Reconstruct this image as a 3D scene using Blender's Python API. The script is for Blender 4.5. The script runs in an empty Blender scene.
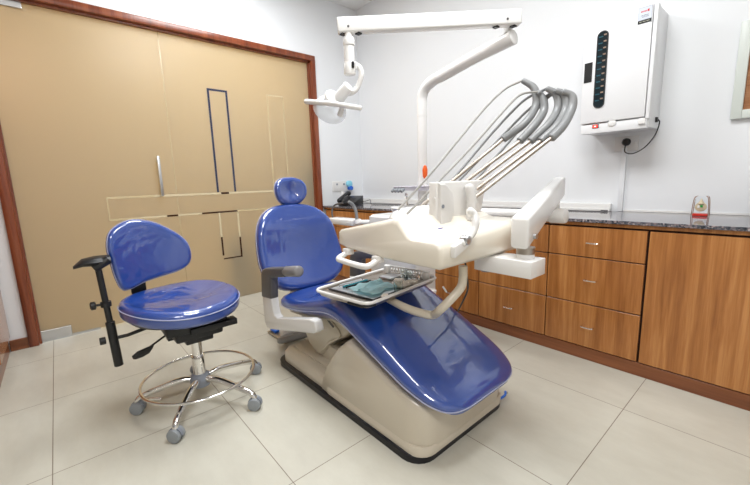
import bpy, bmesh, math, random
from mathutils import Vector, Matrix
random.seed(7)
C = bpy.context.scene
COL = C.collection
PI = math.pi
# ------------------------------------------------------------------ camera
YAW, PITCH, ROLL, FPX, H = -0.8602, 0.164353, -0.0318515, 364.84, 1.10
cy, sy, cp, sp, cr, sr = math.cos(YAW), math.sin(YAW), math.cos(PITCH), math.sin(PITCH), math.cos(ROLL), math.sin(ROLL)
FW = Vector((sy*cp, cy*cp, -sp)); RT0 = Vector((cy, -sy, 0)); UP0 = RT0.cross(FW)
RT = RT0*cr + UP0*sr; UP = -RT0*sr + UP0*cr
cam_d = bpy.data.cameras.new('camera'); cam = bpy.data.objects.new('camera', cam_d); COL.objects.link(cam)
cam_d.sensor_width = 36; cam_d.lens = FPX/750*36; cam_d.clip_start = 0.02
mw = Matrix((RT, UP, -FW)).transposed().to_4x4(); mw.translation = Vector((0, 0, H)); cam.matrix_world = mw
C.camera = cam
def at(x, y, ax, v):
    d = FW + RT*((x-375)/FPX) - UP*((y-242.5)/FPX)
    return Vector((0, 0, H)) + d*((v-(H if ax == 2 else 0))/d[ax])

# ------------------------------------------------------------------ materials
def mat(name, col, rough=.5, metal=0, coat=0, coat_r=.05, spec=.5, trans=0, ior=1.45, emit=None, es=0, sheen=0):
    m = bpy.data.materials.new(name); m.use_nodes = True
    b = m.node_tree.nodes['Principled BSDF']
    b.inputs['Base Color'].default_value = (*col, 1); b.inputs['Roughness'].default_value = rough
    b.inputs['Metallic'].default_value = metal; b.inputs['Coat Weight'].default_value = coat
    b.inputs['Coat Roughness'].default_value = coat_r; b.inputs['Specular IOR Level'].default_value = spec
    b.inputs['Transmission Weight'].default_value = trans; b.inputs['IOR'].default_value = ior
    if emit: b.inputs['Emission Color'].default_value = (*emit, 1); b.inputs['Emission Strength'].default_value = es
    return m
def N(m, t, **k):
    n = m.node_tree.nodes.new(t)
    for a, v in k.items():
        if a in n.inputs.keys(): n.inputs[a].default_value = v
        else: setattr(n, a, v)
    return n
def L(m, a, b): m.node_tree.links.new(a, b)
def B(m): return m.node_tree.nodes['Principled BSDF']
def ramp(m, fac, stops):
    r = N(m, 'ShaderNodeValToRGB'); e = r.color_ramp.elements
    while len(e) < len(stops): e.new(.5)
    for q, (p, c) in zip(e, stops): q.position = p; q.color = (*c, 1)
    L(m, fac, r.inputs['Fac']); return r.outputs['Color']
def coords(m, scale=(1, 1, 1), loc=(0, 0, 0)):
    g = N(m, 'ShaderNodeNewGeometry'); mp = N(m, 'ShaderNodeMapping')
    mp.inputs['Scale'].default_value = scale; mp.inputs['Location'].default_value = loc
    L(m, g.outputs['Position'], mp.inputs['Vector']); return mp.outputs['Vector']
def bump(m, fac, strength=.1, dist=.01):
    b = N(m, 'ShaderNodeBump', Strength=strength, Distance=dist); L(m, fac, b.inputs['Height']); L(m, b.outputs['Normal'], B(m).inputs['Normal']); return b

def wood(name, c0, c1, c2, rough=.3, horiz=False):
    m = mat(name, c1, rough, coat=.25, coat_r=.2)
    v = coords(m, (14, 14, .7) if not horiz else (.7, .7, 14))
    n = N(m, 'ShaderNodeTexNoise', Scale=1.6, Detail=5.0, Roughness=.6, Distortion=.4); L(m, v, n.inputs['Vector'])
    v2 = coords(m, (95, 95, 3) if not horiz else (3, 3, 95))
    n2 = N(m, 'ShaderNodeTexNoise', Scale=2.0, Detail=3.0); L(m, v2, n2.inputs['Vector'])
    mx = N(m, 'ShaderNodeMath', operation='MULTIPLY_ADD'); L(m, n2.outputs['Fac'], mx.inputs[0]); mx.inputs[1].default_value = .24
    mm = N(m, 'ShaderNodeMath', operation='MULTIPLY'); L(m, n.outputs['Fac'], mm.inputs[0]); mm.inputs[1].default_value = .81
    L(m, mm.outputs[0], mx.inputs[2])
    L(m, ramp(m, mx.outputs[0], [(.36, c0), (.52, c1), (.68, c2)]), B(m).inputs['Base Color'])
    return m
M_wood = wood('cabinet_wood', (.28, .098, .022), (.41, .160, .042), (.54, .245, .078))
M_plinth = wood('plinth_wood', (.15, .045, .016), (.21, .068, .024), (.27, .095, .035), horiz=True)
M_frame = wood('frame_wood', (.12, .026, .010), (.20, .046, .017), (.28, .08, .03), rough=.3)
M_carcass = mat('carcass_dark', (.035, .012, .006), .7)
M_side = wood('panel_wood', (.30, .13, .06), (.38, .18, .09), (.45, .23, .12), rough=.18)

def wallmat():
    m = mat('wall_paint', (.775, .79, .81), .55)
    n = N(m, 'ShaderNodeTexNoise', Scale=60.0, Detail=3.0); L(m, coords(m), n.inputs['Vector']); bump(m, n.outputs['Fac'], .06, .003); return m
M_wall = wallmat()
M_ceil = mat('ceiling_paint', (.82, .82, .82), .7)
M_rwall = mat('rear_wall_paint', (.45, .43, .40), .6)

def floormat():
    m = mat('floor_tile', (.6, .56, .5), .28, spec=.45)
    v = coords(m, (1, 1, 1), (.44+.69*9, .153+.684*9, 0))
    br = N(m, 'ShaderNodeTexBrick', offset=0.0, squash=1.0); L(m, v, br.inputs['Vector'])
    br.inputs['Scale'].default_value = 1; br.inputs['Brick Width'].default_value = .69; br.inputs['Row Height'].default_value = .684
    br.inputs['Mortar Size'].default_value = .0017; br.inputs['Mortar Smooth'].default_value = .1
    br.inputs['Color1'].default_value = (.565, .55, .475, 1); br.inputs['Color2'].default_value = (.585, .57, .495, 1); br.inputs['Mortar'].default_value = (.22, .18, .14, 1)
    n = N(m, 'ShaderNodeTexNoise', Scale=3.0, Detail=8.0, Roughness=.65); L(m, coords(m, (1, 2.2, 1)), n.inputs['Vector'])
    c = ramp(m, n.outputs['Fac'], [(.35, (.90, .89, .88)), (.65, (1, 1, 1))])
    mx = N(m, 'ShaderNodeMix', data_type='RGBA', blend_type='MULTIPLY'); mx.inputs[0].default_value = 1
    L(m, br.outputs['Color'], mx.inputs[6]); L(m, c, mx.inputs[7]); L(m, mx.outputs[2], B(m).inputs['Base Color'])
    return m
M_floor = floormat()

def granite():
    m = mat('granite', (.1, .1, .1), .08, spec=.6)
    n = N(m, 'ShaderNodeTexVoronoi', Scale=130.0); L(m, coords(m), n.inputs['Vector'])
    n2 = N(m, 'ShaderNodeTexNoise', Scale=70.0, Detail=4.0); L(m, coords(m), n2.inputs['Vector'])
    a = N(m, 'ShaderNodeMath', operation='MULTIPLY'); L(m, n.outputs['Color'], a.inputs[0]); L(m, n2.outputs['Fac'], a.inputs[1])
    L(m, ramp(m, a.outputs[0], [(.08, (.03, .035, .045)), (.25, (.12, .12, .14)), (.42, (.26, .20, .20)), (.6, (.5, .48, .5))]), B(m).inputs['Base Color']); return m
M_granite = granite()

def vinyl(name, col, wr=.15):
    m = mat(name, col, .30, coat=1.0, coat_r=.04, spec=.5); B(m).inputs['Coat IOR'].default_value = 1.85
    n = N(m, 'ShaderNodeTexNoise', Scale=5.0, Detail=2.0, Distortion=1.2); L(m, coords(m), n.inputs['Vector'])
    b = N(m, 'ShaderNodeBump', Strength=wr, Distance=.02); L(m, n.outputs['Fac'], b.inputs['Height']); L(m, b.outputs['Normal'], B(m).inputs['Coat Normal'])
    return m
M_blue = vinyl('blue_vinyl', (.010, .052, .285), .16)
M_blue2 = vinyl('blue_vinyl_wrapped', (.010, .052, .285), .8)
M_pipe = mat('piping', (.36, .38, .55), .3)
M_white = mat('white_plastic', (.80, .79, .775), .25, coat=.3, coat_r=.1)
M_cream = mat('cream_plastic', (.60, .54, .44), .28, coat=.3, coat_r=.12)
M_white_bounce = mat('white_plastic_bounce_tint', (.79, .735, .64), .25, coat=.3, coat_r=.1)  # white plastic with warm bounce light mixed into its colour, for the delivery housing
M_white2 = mat('grey_white_plastic', (.70, .69, .68), .3)
M_steril = mat('enamel_white', (.78, .785, .80), .3)
M_grey = mat('dark_grey_rubber', (.095, .09, .092), .42)
M_pad = mat('grey_pad', (.20, .19, .19), .4)
M_hose = mat('grey_hose', (.24, .245, .25), .35)
M_hub = mat('hub_grey', (.22, .24, .28), .35)
M_wheel = mat('wheel_grey', (.27, .29, .31), .4)
M_black = mat('black_plastic', (.012, .012, .013), .38)
M_mat = mat('black_base', (.008, .008, .012), .3)
M_chrome = mat('chrome', (.80, .78, .76), .10, metal=1)
M_steel = mat('brushed_steel', (.46, .41, .36), .34, metal=1)
M_alu = mat('aluminium', (.62, .63, .64), .32, metal=1)
M_glass = mat('clear_glass', (.95, 1, .99), .02, trans=1, ior=1.25)
M_acry = mat('acrylic', (.96, .98, 1), .02, trans=1, ior=1.2)
M_mint = mat('mint_cloth', (.58, .82, .86), .7)
M_teal = mat('teal_plastic', (.02, .28, .36), .3)
M_gauze = mat('gauze', (.75, .70, .63), .9)
M_red = mat('red', (.60, .03, .02), .4)
M_redlit = mat('lit_red_switch', (.9, .02, .02), .3, emit=(1, .05, .04), es=3.5)
M_redglow = mat('lit_red_neon', (1, .5, .4), .3, emit=(1, .35, .25), es=5)
M_orange = mat('orange', (.85, .13, .02), .4)
M_bluep = mat('blue_plastic', (.02, .14, .65), .35)
M_ltblue = mat('light_blue', (.25, .60, .75), .4)
M_purple = mat('purple_pad', (.04, .03, .22), .35)
M_ceram = mat('ceramic', (.80, .80, .79), .08, coat=.5)
M_grn = mat('green', (.02, .4, .08), .5)
M_cre = mat('cream_paint', (.72, .62, .42), .6)
M_navy = mat('clear_strip_dark', (.03, .04, .085), .12, spec=.6)
M_strip = mat('clear_strip_light', (.66, .57, .38), .12, spec=.6)
M_strip2 = mat('clear_strip_pale', (.60, .50, .30), .15, spec=.6)
M_brown = mat('clear_strip_brown', (.05, .02, .01), .12)
M_print = wood('print_wood', (.16, .06, .03), (.33, .14, .06), (.42, .22, .11), horiz=True)
M_mount = mat('mount_board', (.62, .66, .62), .35)

def frosted():
    m = bpy.data.materials.new('frosted_glass'); m.use_nodes = True; nt = m.node_tree; nt.nodes.clear()
    out = N(m, 'ShaderNodeOutputMaterial')
    tr = N(m, 'ShaderNodeBsdfTranslucent'); tr.inputs['Color'].default_value = (.93, .80, .58, 1)
    df = N(m, 'ShaderNodeBsdfDiffuse'); df.inputs['Color'].default_value = (.52, .47, .36, 1)
    gl = N(m, 'ShaderNodeBsdfGlossy'); gl.inputs['Roughness'].default_value = .28; gl.inputs['Color'].default_value = (.9, .9, .9, 1)
    m1 = N(m, 'ShaderNodeMixShader'); m1.inputs[0].default_value = .42; L(m, tr.outputs[0], m1.inputs[1]); L(m, df.outputs[0], m1.inputs[2])
    fr = N(m, 'ShaderNodeFresnel', IOR=1.35); m2 = N(m, 'ShaderNodeMixShader'); L(m, fr.outputs[0], m2.inputs[0]); L(m, m1.outputs[0], m2.inputs[1]); L(m, gl.outputs[0], m2.inputs[2])
    L(m, m2.outputs[0], out.inputs['Surface']); return m
M_frost = frosted()

# ------------------------------------------------------------------ helpers
ORG = {}
def empty(name, loc, label, cat, group=None):
    o = bpy.data.objects.new(name, None); COL.objects.link(o); o.location = loc; o.empty_display_size = .05
    o['label'] = label; o['category'] = cat
    if group: o['group'] = group
    ORG[o] = Vector(loc); return o
def tag(o, label, cat, group=None):
    o['label'] = label; o['category'] = cat
    if group: o['group'] = group
    return o
def obj(name, bm, m, parent=None, smooth=True, angle=40, label=None, org=None):
    """world-space bmesh -> one mesh object, its origin at the parent's (or org)"""
    w = ORG[parent] if parent is not None else (Vector(org) if org is not None else Vector((0, 0, 0)))
    bmesh.ops.recalc_face_normals(bm, faces=bm.faces[:])
    me = bpy.data.meshes.new(name)
    for v in bm.verts: v.co -= w
    bm.to_mesh(me); bm.free(); me.materials.append(m)
    if smooth:
        for p in me.polygons: p.use_smooth = True
        try: me.set_sharp_from_angle(angle=math.radians(angle))
        except Exception: pass
    o = bpy.data.objects.new(name, me); COL.objects.link(o)
    if parent is not None: o.parent = parent
    else: o.location = w
    ORG[o] = w
    if label: o['label'] = label
    return o
def struct(name, bm, m, parent=None, smooth=False):
    o = obj(name, bm, m, parent, smooth)
    if parent is None: o['kind'] = 'structure'
    return o
def nb(): return bmesh.new()
def box(bm, a, b, bev=0, seg=2, rot=None, piv=None):
    """box between corners a and b, optional bevel and rotation (Matrix) about piv"""
    a = Vector(a); b = Vector(b)
    r = bmesh.ops.create_cube(bm, size=1); vs = r['verts']; c = (a+b)/2; s = b-a
    for v in vs: v.co = Vector((v.co.x*s.x, v.co.y*s.y, v.co.z*s.z)) + c
    if bev:
        es = list({e for v in vs for e in v.link_edges})
        r = bmesh.ops.bevel(bm, geom=es, offset=bev, segments=seg, profile=.5, affect='EDGES')
        vs = list({v for f in r['faces'] for v in f.verts} | {v for v in vs if v.is_valid})
    if rot is not None:
        p = Vector(piv) if piv is not None else c
        for v in vs: v.co = rot @ (v.co-p) + p
    return bm
def smoothpath(pts, n=8, closed=False):
    P = [Vector(p) for p in pts]; out = []; k = len(P)
    rng = range(k if closed else k-1)
    for i in rng:
        p0 = P[(i-1) % k] if closed or i > 0 else P[0]*2-P[1]
        p1 = P[i]; p2 = P[(i+1) % k]
        p3 = P[(i+2) % k] if closed or i+2 < k else P[-1]*2-P[-2]
        for j in range(n):
            t = j/n
            out.append(.5*((2*p1)+(p2-p0)*t+(2*p0-5*p1+4*p2-p3)*t*t+(3*p1-p0-3*p2+p3)*t**3))
    if not closed: out.append(P[-1])
    return out
def tube(bm, pts, r, n=12, closed=False, cap=True, flat=1.0, round_end=0):
    P = [Vector(p) for p in pts]; k = len(P)
    rad = r if callable(r) else (lambda t: r)
    if not closed and round_end:
        R0 = rad(0); R1 = rad(1); d0 = (P[0]-P[1]).normalized(); d1 = (P[-1]-P[-2]).normalized()
        P = [P[0]+d0*R0*.0] + P[1:-1] + [P[-1]]
    T = []
    for i in range(k):
        if closed: t = P[(i+1) % k]-P[i-1]
        else: t = P[min(i+1, k-1)]-P[max(i-1, 0)]
        T.append(t.normalized())
    ref = Vector((0, 0, 1)) if abs(T[0].z) < .9 else Vector((1, 0, 0))
    u = (ref - T[0]*ref.dot(T[0])).normalized(); rings = []
    for i in range(k):
        u = (u - T[i]*u.dot(T[i])).normalized(); w = T[i].cross(u); rr = rad(i/(k-1) if k > 1 else 0)
        rings.append([bm.verts.new(P[i]+u*math.cos(2*PI*j/n)*rr*flat+w*math.sin(2*PI*j/n)*rr) for j in range(n)])
    m = k if closed else k-1
    if closed:   # align seam twist
        best = min(range(n), key=lambda s: (rings[-1][s].co-rings[0][0].co).length)
    for i in range(m):
        a = rings[i]; b = rings[(i+1) % k]; off = 0
        if closed and i == k-1: off = -best % n; a = [rings[i][(j+best) % n] for j in range(n)]
        for j in range(n):
            bm.faces.new((a[j], a[(j+1) % n], b[(j+1) % n], b[j]))
    if not closed and cap:
        for ring, P0, d, flip in ((rings[0], P[0], -T[0], True), (rings[-1], P[-1], T[-1], False)):
            rr = (ring[0].co-P0).length
            if round_end:
                prev = ring
                for q in (30, 60):
                    s = math.cos(math.radians(q)); h = math.sin(math.radians(q))*rr*round_end
                    nr = [bm.verts.new(P0+(v.co-P0)*s+d*h) for v in ring]
                    for j in range(n): bm.faces.new((prev[j], prev[(j+1) % n], nr[(j+1) % n], nr[j]))
                    prev = nr
                c = bm.verts.new(P0+d*rr*round_end)
                for j in range(n): bm.faces.new((prev[j], prev[(j+1) % n], c))
            else: bm.faces.new(ring)
    return bm
def cyl(bm, a, b, r, n=20, r2=None, bev=0):
    a = Vector(a); b = Vector(b); r2 = r if r2 is None else r2
    if bev:
        d = (b-a).normalized(); Lh = (b-a).length
        pr = [(0, r-bev), (bev*.3, r-bev*.3), (bev, r), (Lh-bev, r2), (Lh-bev*.3, r2-bev*.3), (Lh, r2-bev)]
    else: d = (b-a).normalized(); pr = [(0, r), ((b-a).length, r2)]
    return lathe(bm, a, d, pr, n)
def lathe(bm, o, d, prof, n=24, cap=True):
    """revolve (height, radius) pairs round the axis d through o"""
    o = Vector(o); d = Vector(d).normalized(); ref = Vector((0, 0, 1)) if abs(d.z) < .9 else Vector((1, 0, 0))
    u = (ref-d*ref.dot(d)).normalized(); w = d.cross(u); rings = []
    for h, r in prof:
        rings.append([bm.verts.new(o+d*h+(u*math.cos(2*PI*j/n)+w*math.sin(2*PI*j/n))*max(r, .0002)) for j in range(n)])
    for a, b in zip(rings, rings[1:]):
        for j in range(n): bm.faces.new((a[j], a[(j+1) % n], b[(j+1) % n], b[j]))
    if cap: bm.faces.new(rings[0]); bm.faces.new(rings[-1])
    return bm
def prism(bm, pts, off, bev=0, seg=2):
    """outline (list of 3D points) extruded by vector off"""
    vs = [bm.verts.new(Vector(p)) for p in pts]; f = bm.faces.new(vs)
    r = bmesh.ops.extrude_face_region(bm, geom=[f]); nv = [g for g in r['geom'] if isinstance(g, bmesh.types.BMVert)]
    for v in nv: v.co += Vector(off)
    if bev:
        es = list({e for v in vs+nv for e in v.link_edges})
        bmesh.ops.bevel(bm, geom=es, offset=bev, segments=seg, profile=.5, affect='EDGES')
    return bm
def loft(bm, rings, cap=True):
    R = [[bm.verts.new(Vector(p)) for p in r] for r in rings]; n = len(R[0])
    for a, b in zip(R, R[1:]):
        for j in range(n): bm.faces.new((a[j], a[(j+1) % n], b[(j+1) % n], b[j]))
    if cap: bm.faces.new(R[0]); bm.faces.new(R[-1])
    return bm
def pillow(bm, out2d, o, U, V, Nn, th, er, shape=lambda u, v: 0):
    """padded cushion: outline in (u, v) about o; front face along Nn, thickness th, edge radius er, shape() displaces both faces"""
    o = Vector(o); U = Vector(U).normalized(); V = Vector(V).normalized(); Nn = Vector(Nn).normalized(); n = len(out2d)
    cu = sum(p[0] for p in out2d)/n; cv = sum(p[1] for p in out2d)/n
    size = max(math.hypot(p[0]-cu, p[1]-cv) for p in out2d)
    def ring(inset, h):
        r = []
        for (pu, pv) in out2d:
            d = math.hypot(pu-cu, pv-cv); s = max(0, 1-inset/d) if inset < size*2 else 0
            u = cu+(pu-cu)*s; v = cv+(pv-cv)*s
            r.append(bm.verts.new(o+U*u+V*v+Nn*(h+shape(u, v))))
        return r
    def ringf(f, h):
        r = []
        for (pu, pv) in out2d:
            d = math.hypot(pu-cu, pv-cv); s = f*(1-er/d); u = cu+(pu-cu)*s; v = cv+(pv-cv)*s
            r.append(bm.verts.new(o+U*u+V*v+Nn*(h+shape(u, v))))
        return r
    R = []
    for f in (.04, .25, .45, .65, .82, .93): R.append(ringf(f, th+.000))
    for q in (0, 22, 45, 67, 90): R.append(ring(er*(1-math.sin(math.radians(q))), th-er+er*math.cos(math.radians(q))))
    for q in (90, 45, 0): R.append(ring(er*.6*(1-math.sin(math.radians(q))), er*.6-er*.6*math.cos(math.radians(q))))
    for f in (.7, .35, .04): R.append(ringf(f, 0))
    for a, b in zip(R, R[1:]):
        for j in range(n): bm.faces.new((a[j], a[(j+1) % n], b[(j+1) % n], b[j]))
    bm.faces.new(R[0]); bm.faces.new(R[-1])
    return bm
def supe(a, b, n=2.6, k=48, taper=0, skew=0):
    r = []
    for i in range(k):
        t = 2*PI*i/k; c = math.cos(t); s = math.sin(t)
        u = a*math.copysign(abs(c)**(2/n), c); v = b*math.copysign(abs(s)**(2/n), s)
        u *= 1-taper*v/b; v += skew*u
        r.append((u, v))
    return r
def quad(bm, pts):
    bm.faces.new([bm.verts.new(Vector(p)) for p in pts]); return bm

# ================================================================== THE SETTING
XL, YB, ZC = -3.54, 2.87, 3.04
XR, YF = 2.3, -2.3
bm = box(nb(), (XL-2.2, YF, -.06), (XR, YB, 0)); struct('floor', bm, M_floor)
bm = box(nb(), (XL-2.2, YF, ZC), (XR, YB+.1, ZC+.08)); struct('ceiling', bm, M_ceil)
bm = box(nb(), (XL-.1, YB, 0), (XR+.1, YB+.12, ZC)); struct('wall_back', bm, M_wall)
bm = box(nb(), (XR, YF, 0), (XR+.12, YB, ZC)); struct('wall_right', bm, M_wall)
bm = box(nb(), (XL-.12, YF-.12, 0), (XR+.12, YF, ZC)); struct('wall_front', bm, M_rwall)
GY0, GY1, GZ = -.285, 2.27, 2.438          # outer edges of the wooden frame
bm = nb()
box(bm, (XL-.10, GY1, 0), (XL, YB, ZC)); box(bm, (XL-.10, YF, 0), (XL, GY0, ZC)); box(bm, (XL-.10, GY0, GZ), (XL, GY1, ZC))
struct('wall_left', bm, M_wall)
bm = box(nb(), (XL-.01, -.38, 0), (XL+.014, GY0, .078)); struct('baseboard_left', bm, M_plinth)
# lobby beyond the frosted glass
bm = box(nb(), (XL-2.2, YF, 0), (XL-2.08, YB, ZC)); struct('wall_lobby', bm, mat('lobby_paint', (.75, .66, .5), .7))
bm = box(nb(), (XL-2.2, YB, 0), (XL-.1, YB+.1, ZC)); struct('wall_lobby_end', bm, M_rwall)
bm = box(nb(), (XL-2.2, YF-.1, 0), (XL-.1, YF, ZC)); struct('wall_lobby_start', bm, M_rwall)

# frosted glass door with its frame
door = bpy.data.objects.new('door_1', None); COL.objects.link(door); door.location = (XL, 1.0, 0); ORG[door] = Vector((XL, 1.0, 0)); door['kind'] = 'structure'
fw = .055
bm = nb()
box(bm, (XL-.08, GY0, 0), (XL+.022, GY0+fw, GZ), .006); box(bm, (XL-.08, GY1-fw, 0), (XL+.022, GY1, GZ), .006)
box(bm, (XL-.08, GY0+.002, GZ-fw), (XL+.024, GY1-.002, GZ), .006)
box(bm, (XL-.06, GY0+fw, 0), (XL-.012, GY0+fw+.014, GZ-fw)); box(bm, (XL-.06, GY1-fw-.014, 0), (XL-.012, GY1-fw, GZ-fw)); box(bm, (XL-.06, GY0+fw, GZ-fw-.014), (XL-.012, GY1-fw, GZ-fw))
struct('door_frame', bm, M_frame, door, True)
YS = .805
XG = XL-.045
bm = box(nb(), (XG-.012, GY0+fw+.003, .012), (XG, YS-.003, GZ-fw-.003)); glassL = struct('glass_panel', bm, M_frost, door)
bm = box(nb(), (XG-.012, YS+.003, .004), (XG, GY1-fw-.003, GZ-fw-.003)); glassR = struct('glass_panel', bm, M_frost, door)
bm = box(nb(), (XG-.011, YS-.003, .012), (XG-.001, YS+.003, GZ-fw-.003)); struct('glass_edge', bm, M_strip2, door)
# pull handle
hA = at(157.5, 156, 0, XG+.04); hB = at(163.5, 196, 0, XG+.04); hy = (hA.y+hB.y)/2
bm = nb(); box(bm, (XG+.028, hy-.011, hB.z), (XG+.045, hy+.011, hA.z), .005)
box(bm, (XG, hy-.008, hB.z+.03), (XG+.03, hy+.008, hB.z+.05)); box(bm, (XG, hy-.008, hA.z-.05), (XG+.03, hy+.008, hA.z-.03))
struct('door_handle', bm, M_alu, door, True)
# patch fittings
p1 = at(72, 330, 0, XG); p2 = at(101, 331, 0, XG)
bm = box(nb(), (XG-.02, GY0+fw+.002, .012), (XG+.012, p1.y, .085), .002); struct('patch_fitting', bm, M_alu, door)
bm = box(nb(), (XG-.016, p1.y+.002, 0.0), (XG+.008, p2.y, .016)); struct('floor_rail', bm, M_alu, door)
bm = box(nb(), (XG-.022, GY0+fw+.002, .0), (XG+.016, p1.y, .012)); struct('floor_spring_cover', bm, M_alu, door)
p3 = at(21, 5, 0, XG)
bm = box(nb(), (XG-.02, GY0+fw+.002, 2.33), (XG+.012, p3.y, GZ-fw-.004), .002); struct('patch_fitting', bm, M_alu, door)
# unfrosted (clear) lines in the glass
def strip(a, b, c, w=.02, t=.0012, name='clear_line'):
    """line on the glass between image points a and b: real strip of clear glass"""
    A = at(*a, 0, XG+t); Bp = at(*b, 0, XG+t); bm = nb()
    if abs(A.y-Bp.y) > abs(A.z-Bp.z): z = (A.z+Bp.z)/2; box(bm, (XG, min(A.y, Bp.y), z-w/2), (XG+t, max(A.y, Bp.y), z+w/2))
    else: y = (A.y+Bp.y)/2; box(bm, (XG, y-w/2, min(A.z, Bp.z)), (XG+t, y+w/2, max(A.z, Bp.z)))
    return struct(name, bm, c, door)
def vline(y, z0, z1, c, w=.018): return struct('clear_line', box(nb(), (XG, y-w/2, z0), (XG+.0012, y+w/2, z1)), c, door)
def hline(z, y0, y1, c, w=.018): return struct('clear_line', box(nb(), (XG, y0, z-w/2), (XG+.0012, y1, z+w/2)), c, door)
ga = at(206.5, 88, 0, XG); gb = at(227, 92, 0, XG); gc = at(210, 192, 0, XG); zu = at(226, 193, 0, XG).z; zl = at(225, 211.7, 0, XG).z
yl, yr = ga.y+.009, gb.y-.009
hline(ga.z-.009, yl-.009, yr+.009, M_navy); vline(yl, zu+.0105, ga.z-.018, M_navy); vline(yr, zu+.0105, ga.z-.018, M_navy)
Y = lambda px, py: at(px, py, 0, XG).y
yb_ = [Y(106, 198), Y(155, 196), Y(221, 193), Y(229, 193), Y(278, 190)]
hline(zu, yb_[0], yb_[1], M_strip2, .016); hline(zu, yb_[1], yb_[2], M_strip, .018); hline(zu, yb_[2], yb_[3], M_brown); hline(zu, yb_[3], yb_[4], M_strip)
yc_ = [Y(109, 217), Y(140, 216), Y(167, 215), Y(178, 214.5), Y(202, 213), Y(237.5, 211), Y(270, 210)]
for k_, c_ in enumerate((M_strip2, M_strip, M_brown, M_strip, M_brown, M_strip2)): hline(zl, yc_[k_], yc_[k_+1], c_, .015)
vline(yb_[0]+.004, zl+.0075, zu-.008, M_strip2, .008)
za, zb_, zc_ = at(222, 237, 0, XG).z, at(223, 252, 0, XG).z, at(240, 257, 0, XG).z
y5, y6 = Y(220.5, 225), Y(239, 225)
vline(y5, za, zl-.0075, M_strip, .016); vline(y5, zc_+.04, za, M_brown, .016); vline(y6, za-.02, zl-.0075, M_strip, .016); vline(y6, zc_, za-.02, M_brown, .016)
hline(zc_+.007, y5, y6-.008, M_brown, .012)
gd = at(266.5, 95, 0, XG); ge = at(283, 97.5, 0, XG)
hline(gd.z, gd.y, ge.y, M_strip, .008); vline(gd.y+.004, zu+.01, gd.z-.004, M_strip2, .008); vline(ge.y-.004, zu+.01, gd.z-.004, M_strip2, .008)
# things standing in the lobby right behind the frosted glass: seen only as blurred dark shapes
q = at(233, 250, 0, XL-.2)
bm = lathe(nb(), (XL-.225, q.y, 0), (0, 0, 1), [(0, .11), (.5, .14), (.52, .15), (.56, .12), (.6, .02)], 20)
tag(obj('waste_bin', bm, mat('bin_dark', (.05, .055, .05), .5), org=(XL-.225, q.y, 0)), 'dark round bin standing just behind the frosted glass, blurred', 'bin')
q = at(303, 178, 0, XL-.2); q.y -= .05
bm = nb(); lathe(bm, (XL-.235, q.y+.02, .86), (0, 0, 1), [(0, .06), (.05, .13), (.25, .16), (.45, .13), (.55, .03)], 20); lathe(bm, (XL-.235, q.y+.02, 0), (0, 0, 1), [(0, .16), (.02, .16), (.03, .02), (.88, .02)], 16)
tag(obj('blurred_figure', bm, mat('lobby_blue', (.03, .05, .18), .6), org=(XL-.235, q.y+.02, 0)), 'blurred blue shape on a post, added behind the right edge of the frosted glass', 'figure')  # simple shape for the dim figure beyond, added to darken the glass

# tall wood panelled cupboard at the left edge
t = empty('tall_cupboard', (-3.0, -.6, 0), 'tall brown wooden cupboard side at the far left edge of the room', 'cupboard')
bm = box(nb(), (XL+.016, -.82, .10), (-2.45, -.381, 2.3)); obj('carcass', bm, M_side, t, False)
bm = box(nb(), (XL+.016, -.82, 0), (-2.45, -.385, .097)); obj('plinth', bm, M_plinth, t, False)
bm = box(nb(), (-3.52, -.381, .11), (-2.97, -.370, 2.29), .002); obj('door', bm, M_side, t, False)

# ================================================================== BASE CABINETS
CF = 2.30; ZT = .852
XG_ = [-3.49, -2.99, -2.49, -1.99, -1.49, -.993, -.488]
def handle(parent, x, z, w=.062):
    bm = nb(); tube(bm, smoothpath([(x-w/2, CF-.018, z), (x-w/2, CF-.040, z), (x-w/2+.012, CF-.046, z), (x+w/2-.012, CF-.046, z), (x+w/2, CF-.040, z), (x+w/2, CF-.018, z)], 4), .0042, 8)
    obj('handle', bm, M_chrome, parent)
where = {0: 'beside the frosted glass corner', 1: 'second from the room corner', 2: 'third from the room corner, behind the chair backrest', 3: 'behind the white rinse unit', 4: 'left of the fully visible drawer unit, below the instrument arm', 5: 'fully visible one left of the wide plain door'}
for i in range(6):
    x0, x1 = XG_[i], XG_[i+1]; g = .0035
    t = empty('drawer_unit', ((x0+x1)/2, 2.6, 0), 'brown wooden three-drawer base unit, '+where[i], 'cabinet', 'wooden drawer units under the granite counter')
    bm = box(nb(), (x0+.001, CF+.004, .078), (x1-.001, YB-.002, .812)); obj('carcass', bm, M_carcass, t, False)
    for k, (z0, z1) in enumerate(((.082, .343), (.349, .625), (.631, .803))):
        bm = box(nb(), (x0+g, CF-.016, z0), (x1-g, CF+.003, z1), .0015, 1); d = obj('drawer_front', bm, M_wood, t, False)
        handle(d, (x0+x1)/2+.0, (z0+z1)/2+(.01 if k == 1 else 0))
t = empty('door_cabinet', (0.05, 2.6, 0), 'brown wooden base cabinet with a wide plain door at the right edge', 'cabinet')
bm = box(nb(), (-.487, CF+.004, .078), (1.3, YB-.002, .812)); obj('carcass', bm, M_carcass, t, False)
bm = box(nb(), (-.480, CF-.016, .082), (.36, CF+.003, .803), .0015, 1); obj('door', bm, M_wood, t, False)
bm = box(nb(), (.367, CF-.016, .082), (1.3, CF+.003, .803), .0015, 1); obj('door', bm, M_wood, t, False)
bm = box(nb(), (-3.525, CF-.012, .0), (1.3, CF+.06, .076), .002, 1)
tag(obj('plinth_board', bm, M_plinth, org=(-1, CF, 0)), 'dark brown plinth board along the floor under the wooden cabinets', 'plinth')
bm = box(nb(), (-3.525, CF-.014, .814), (1.3, CF+.04, .832)); 
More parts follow.
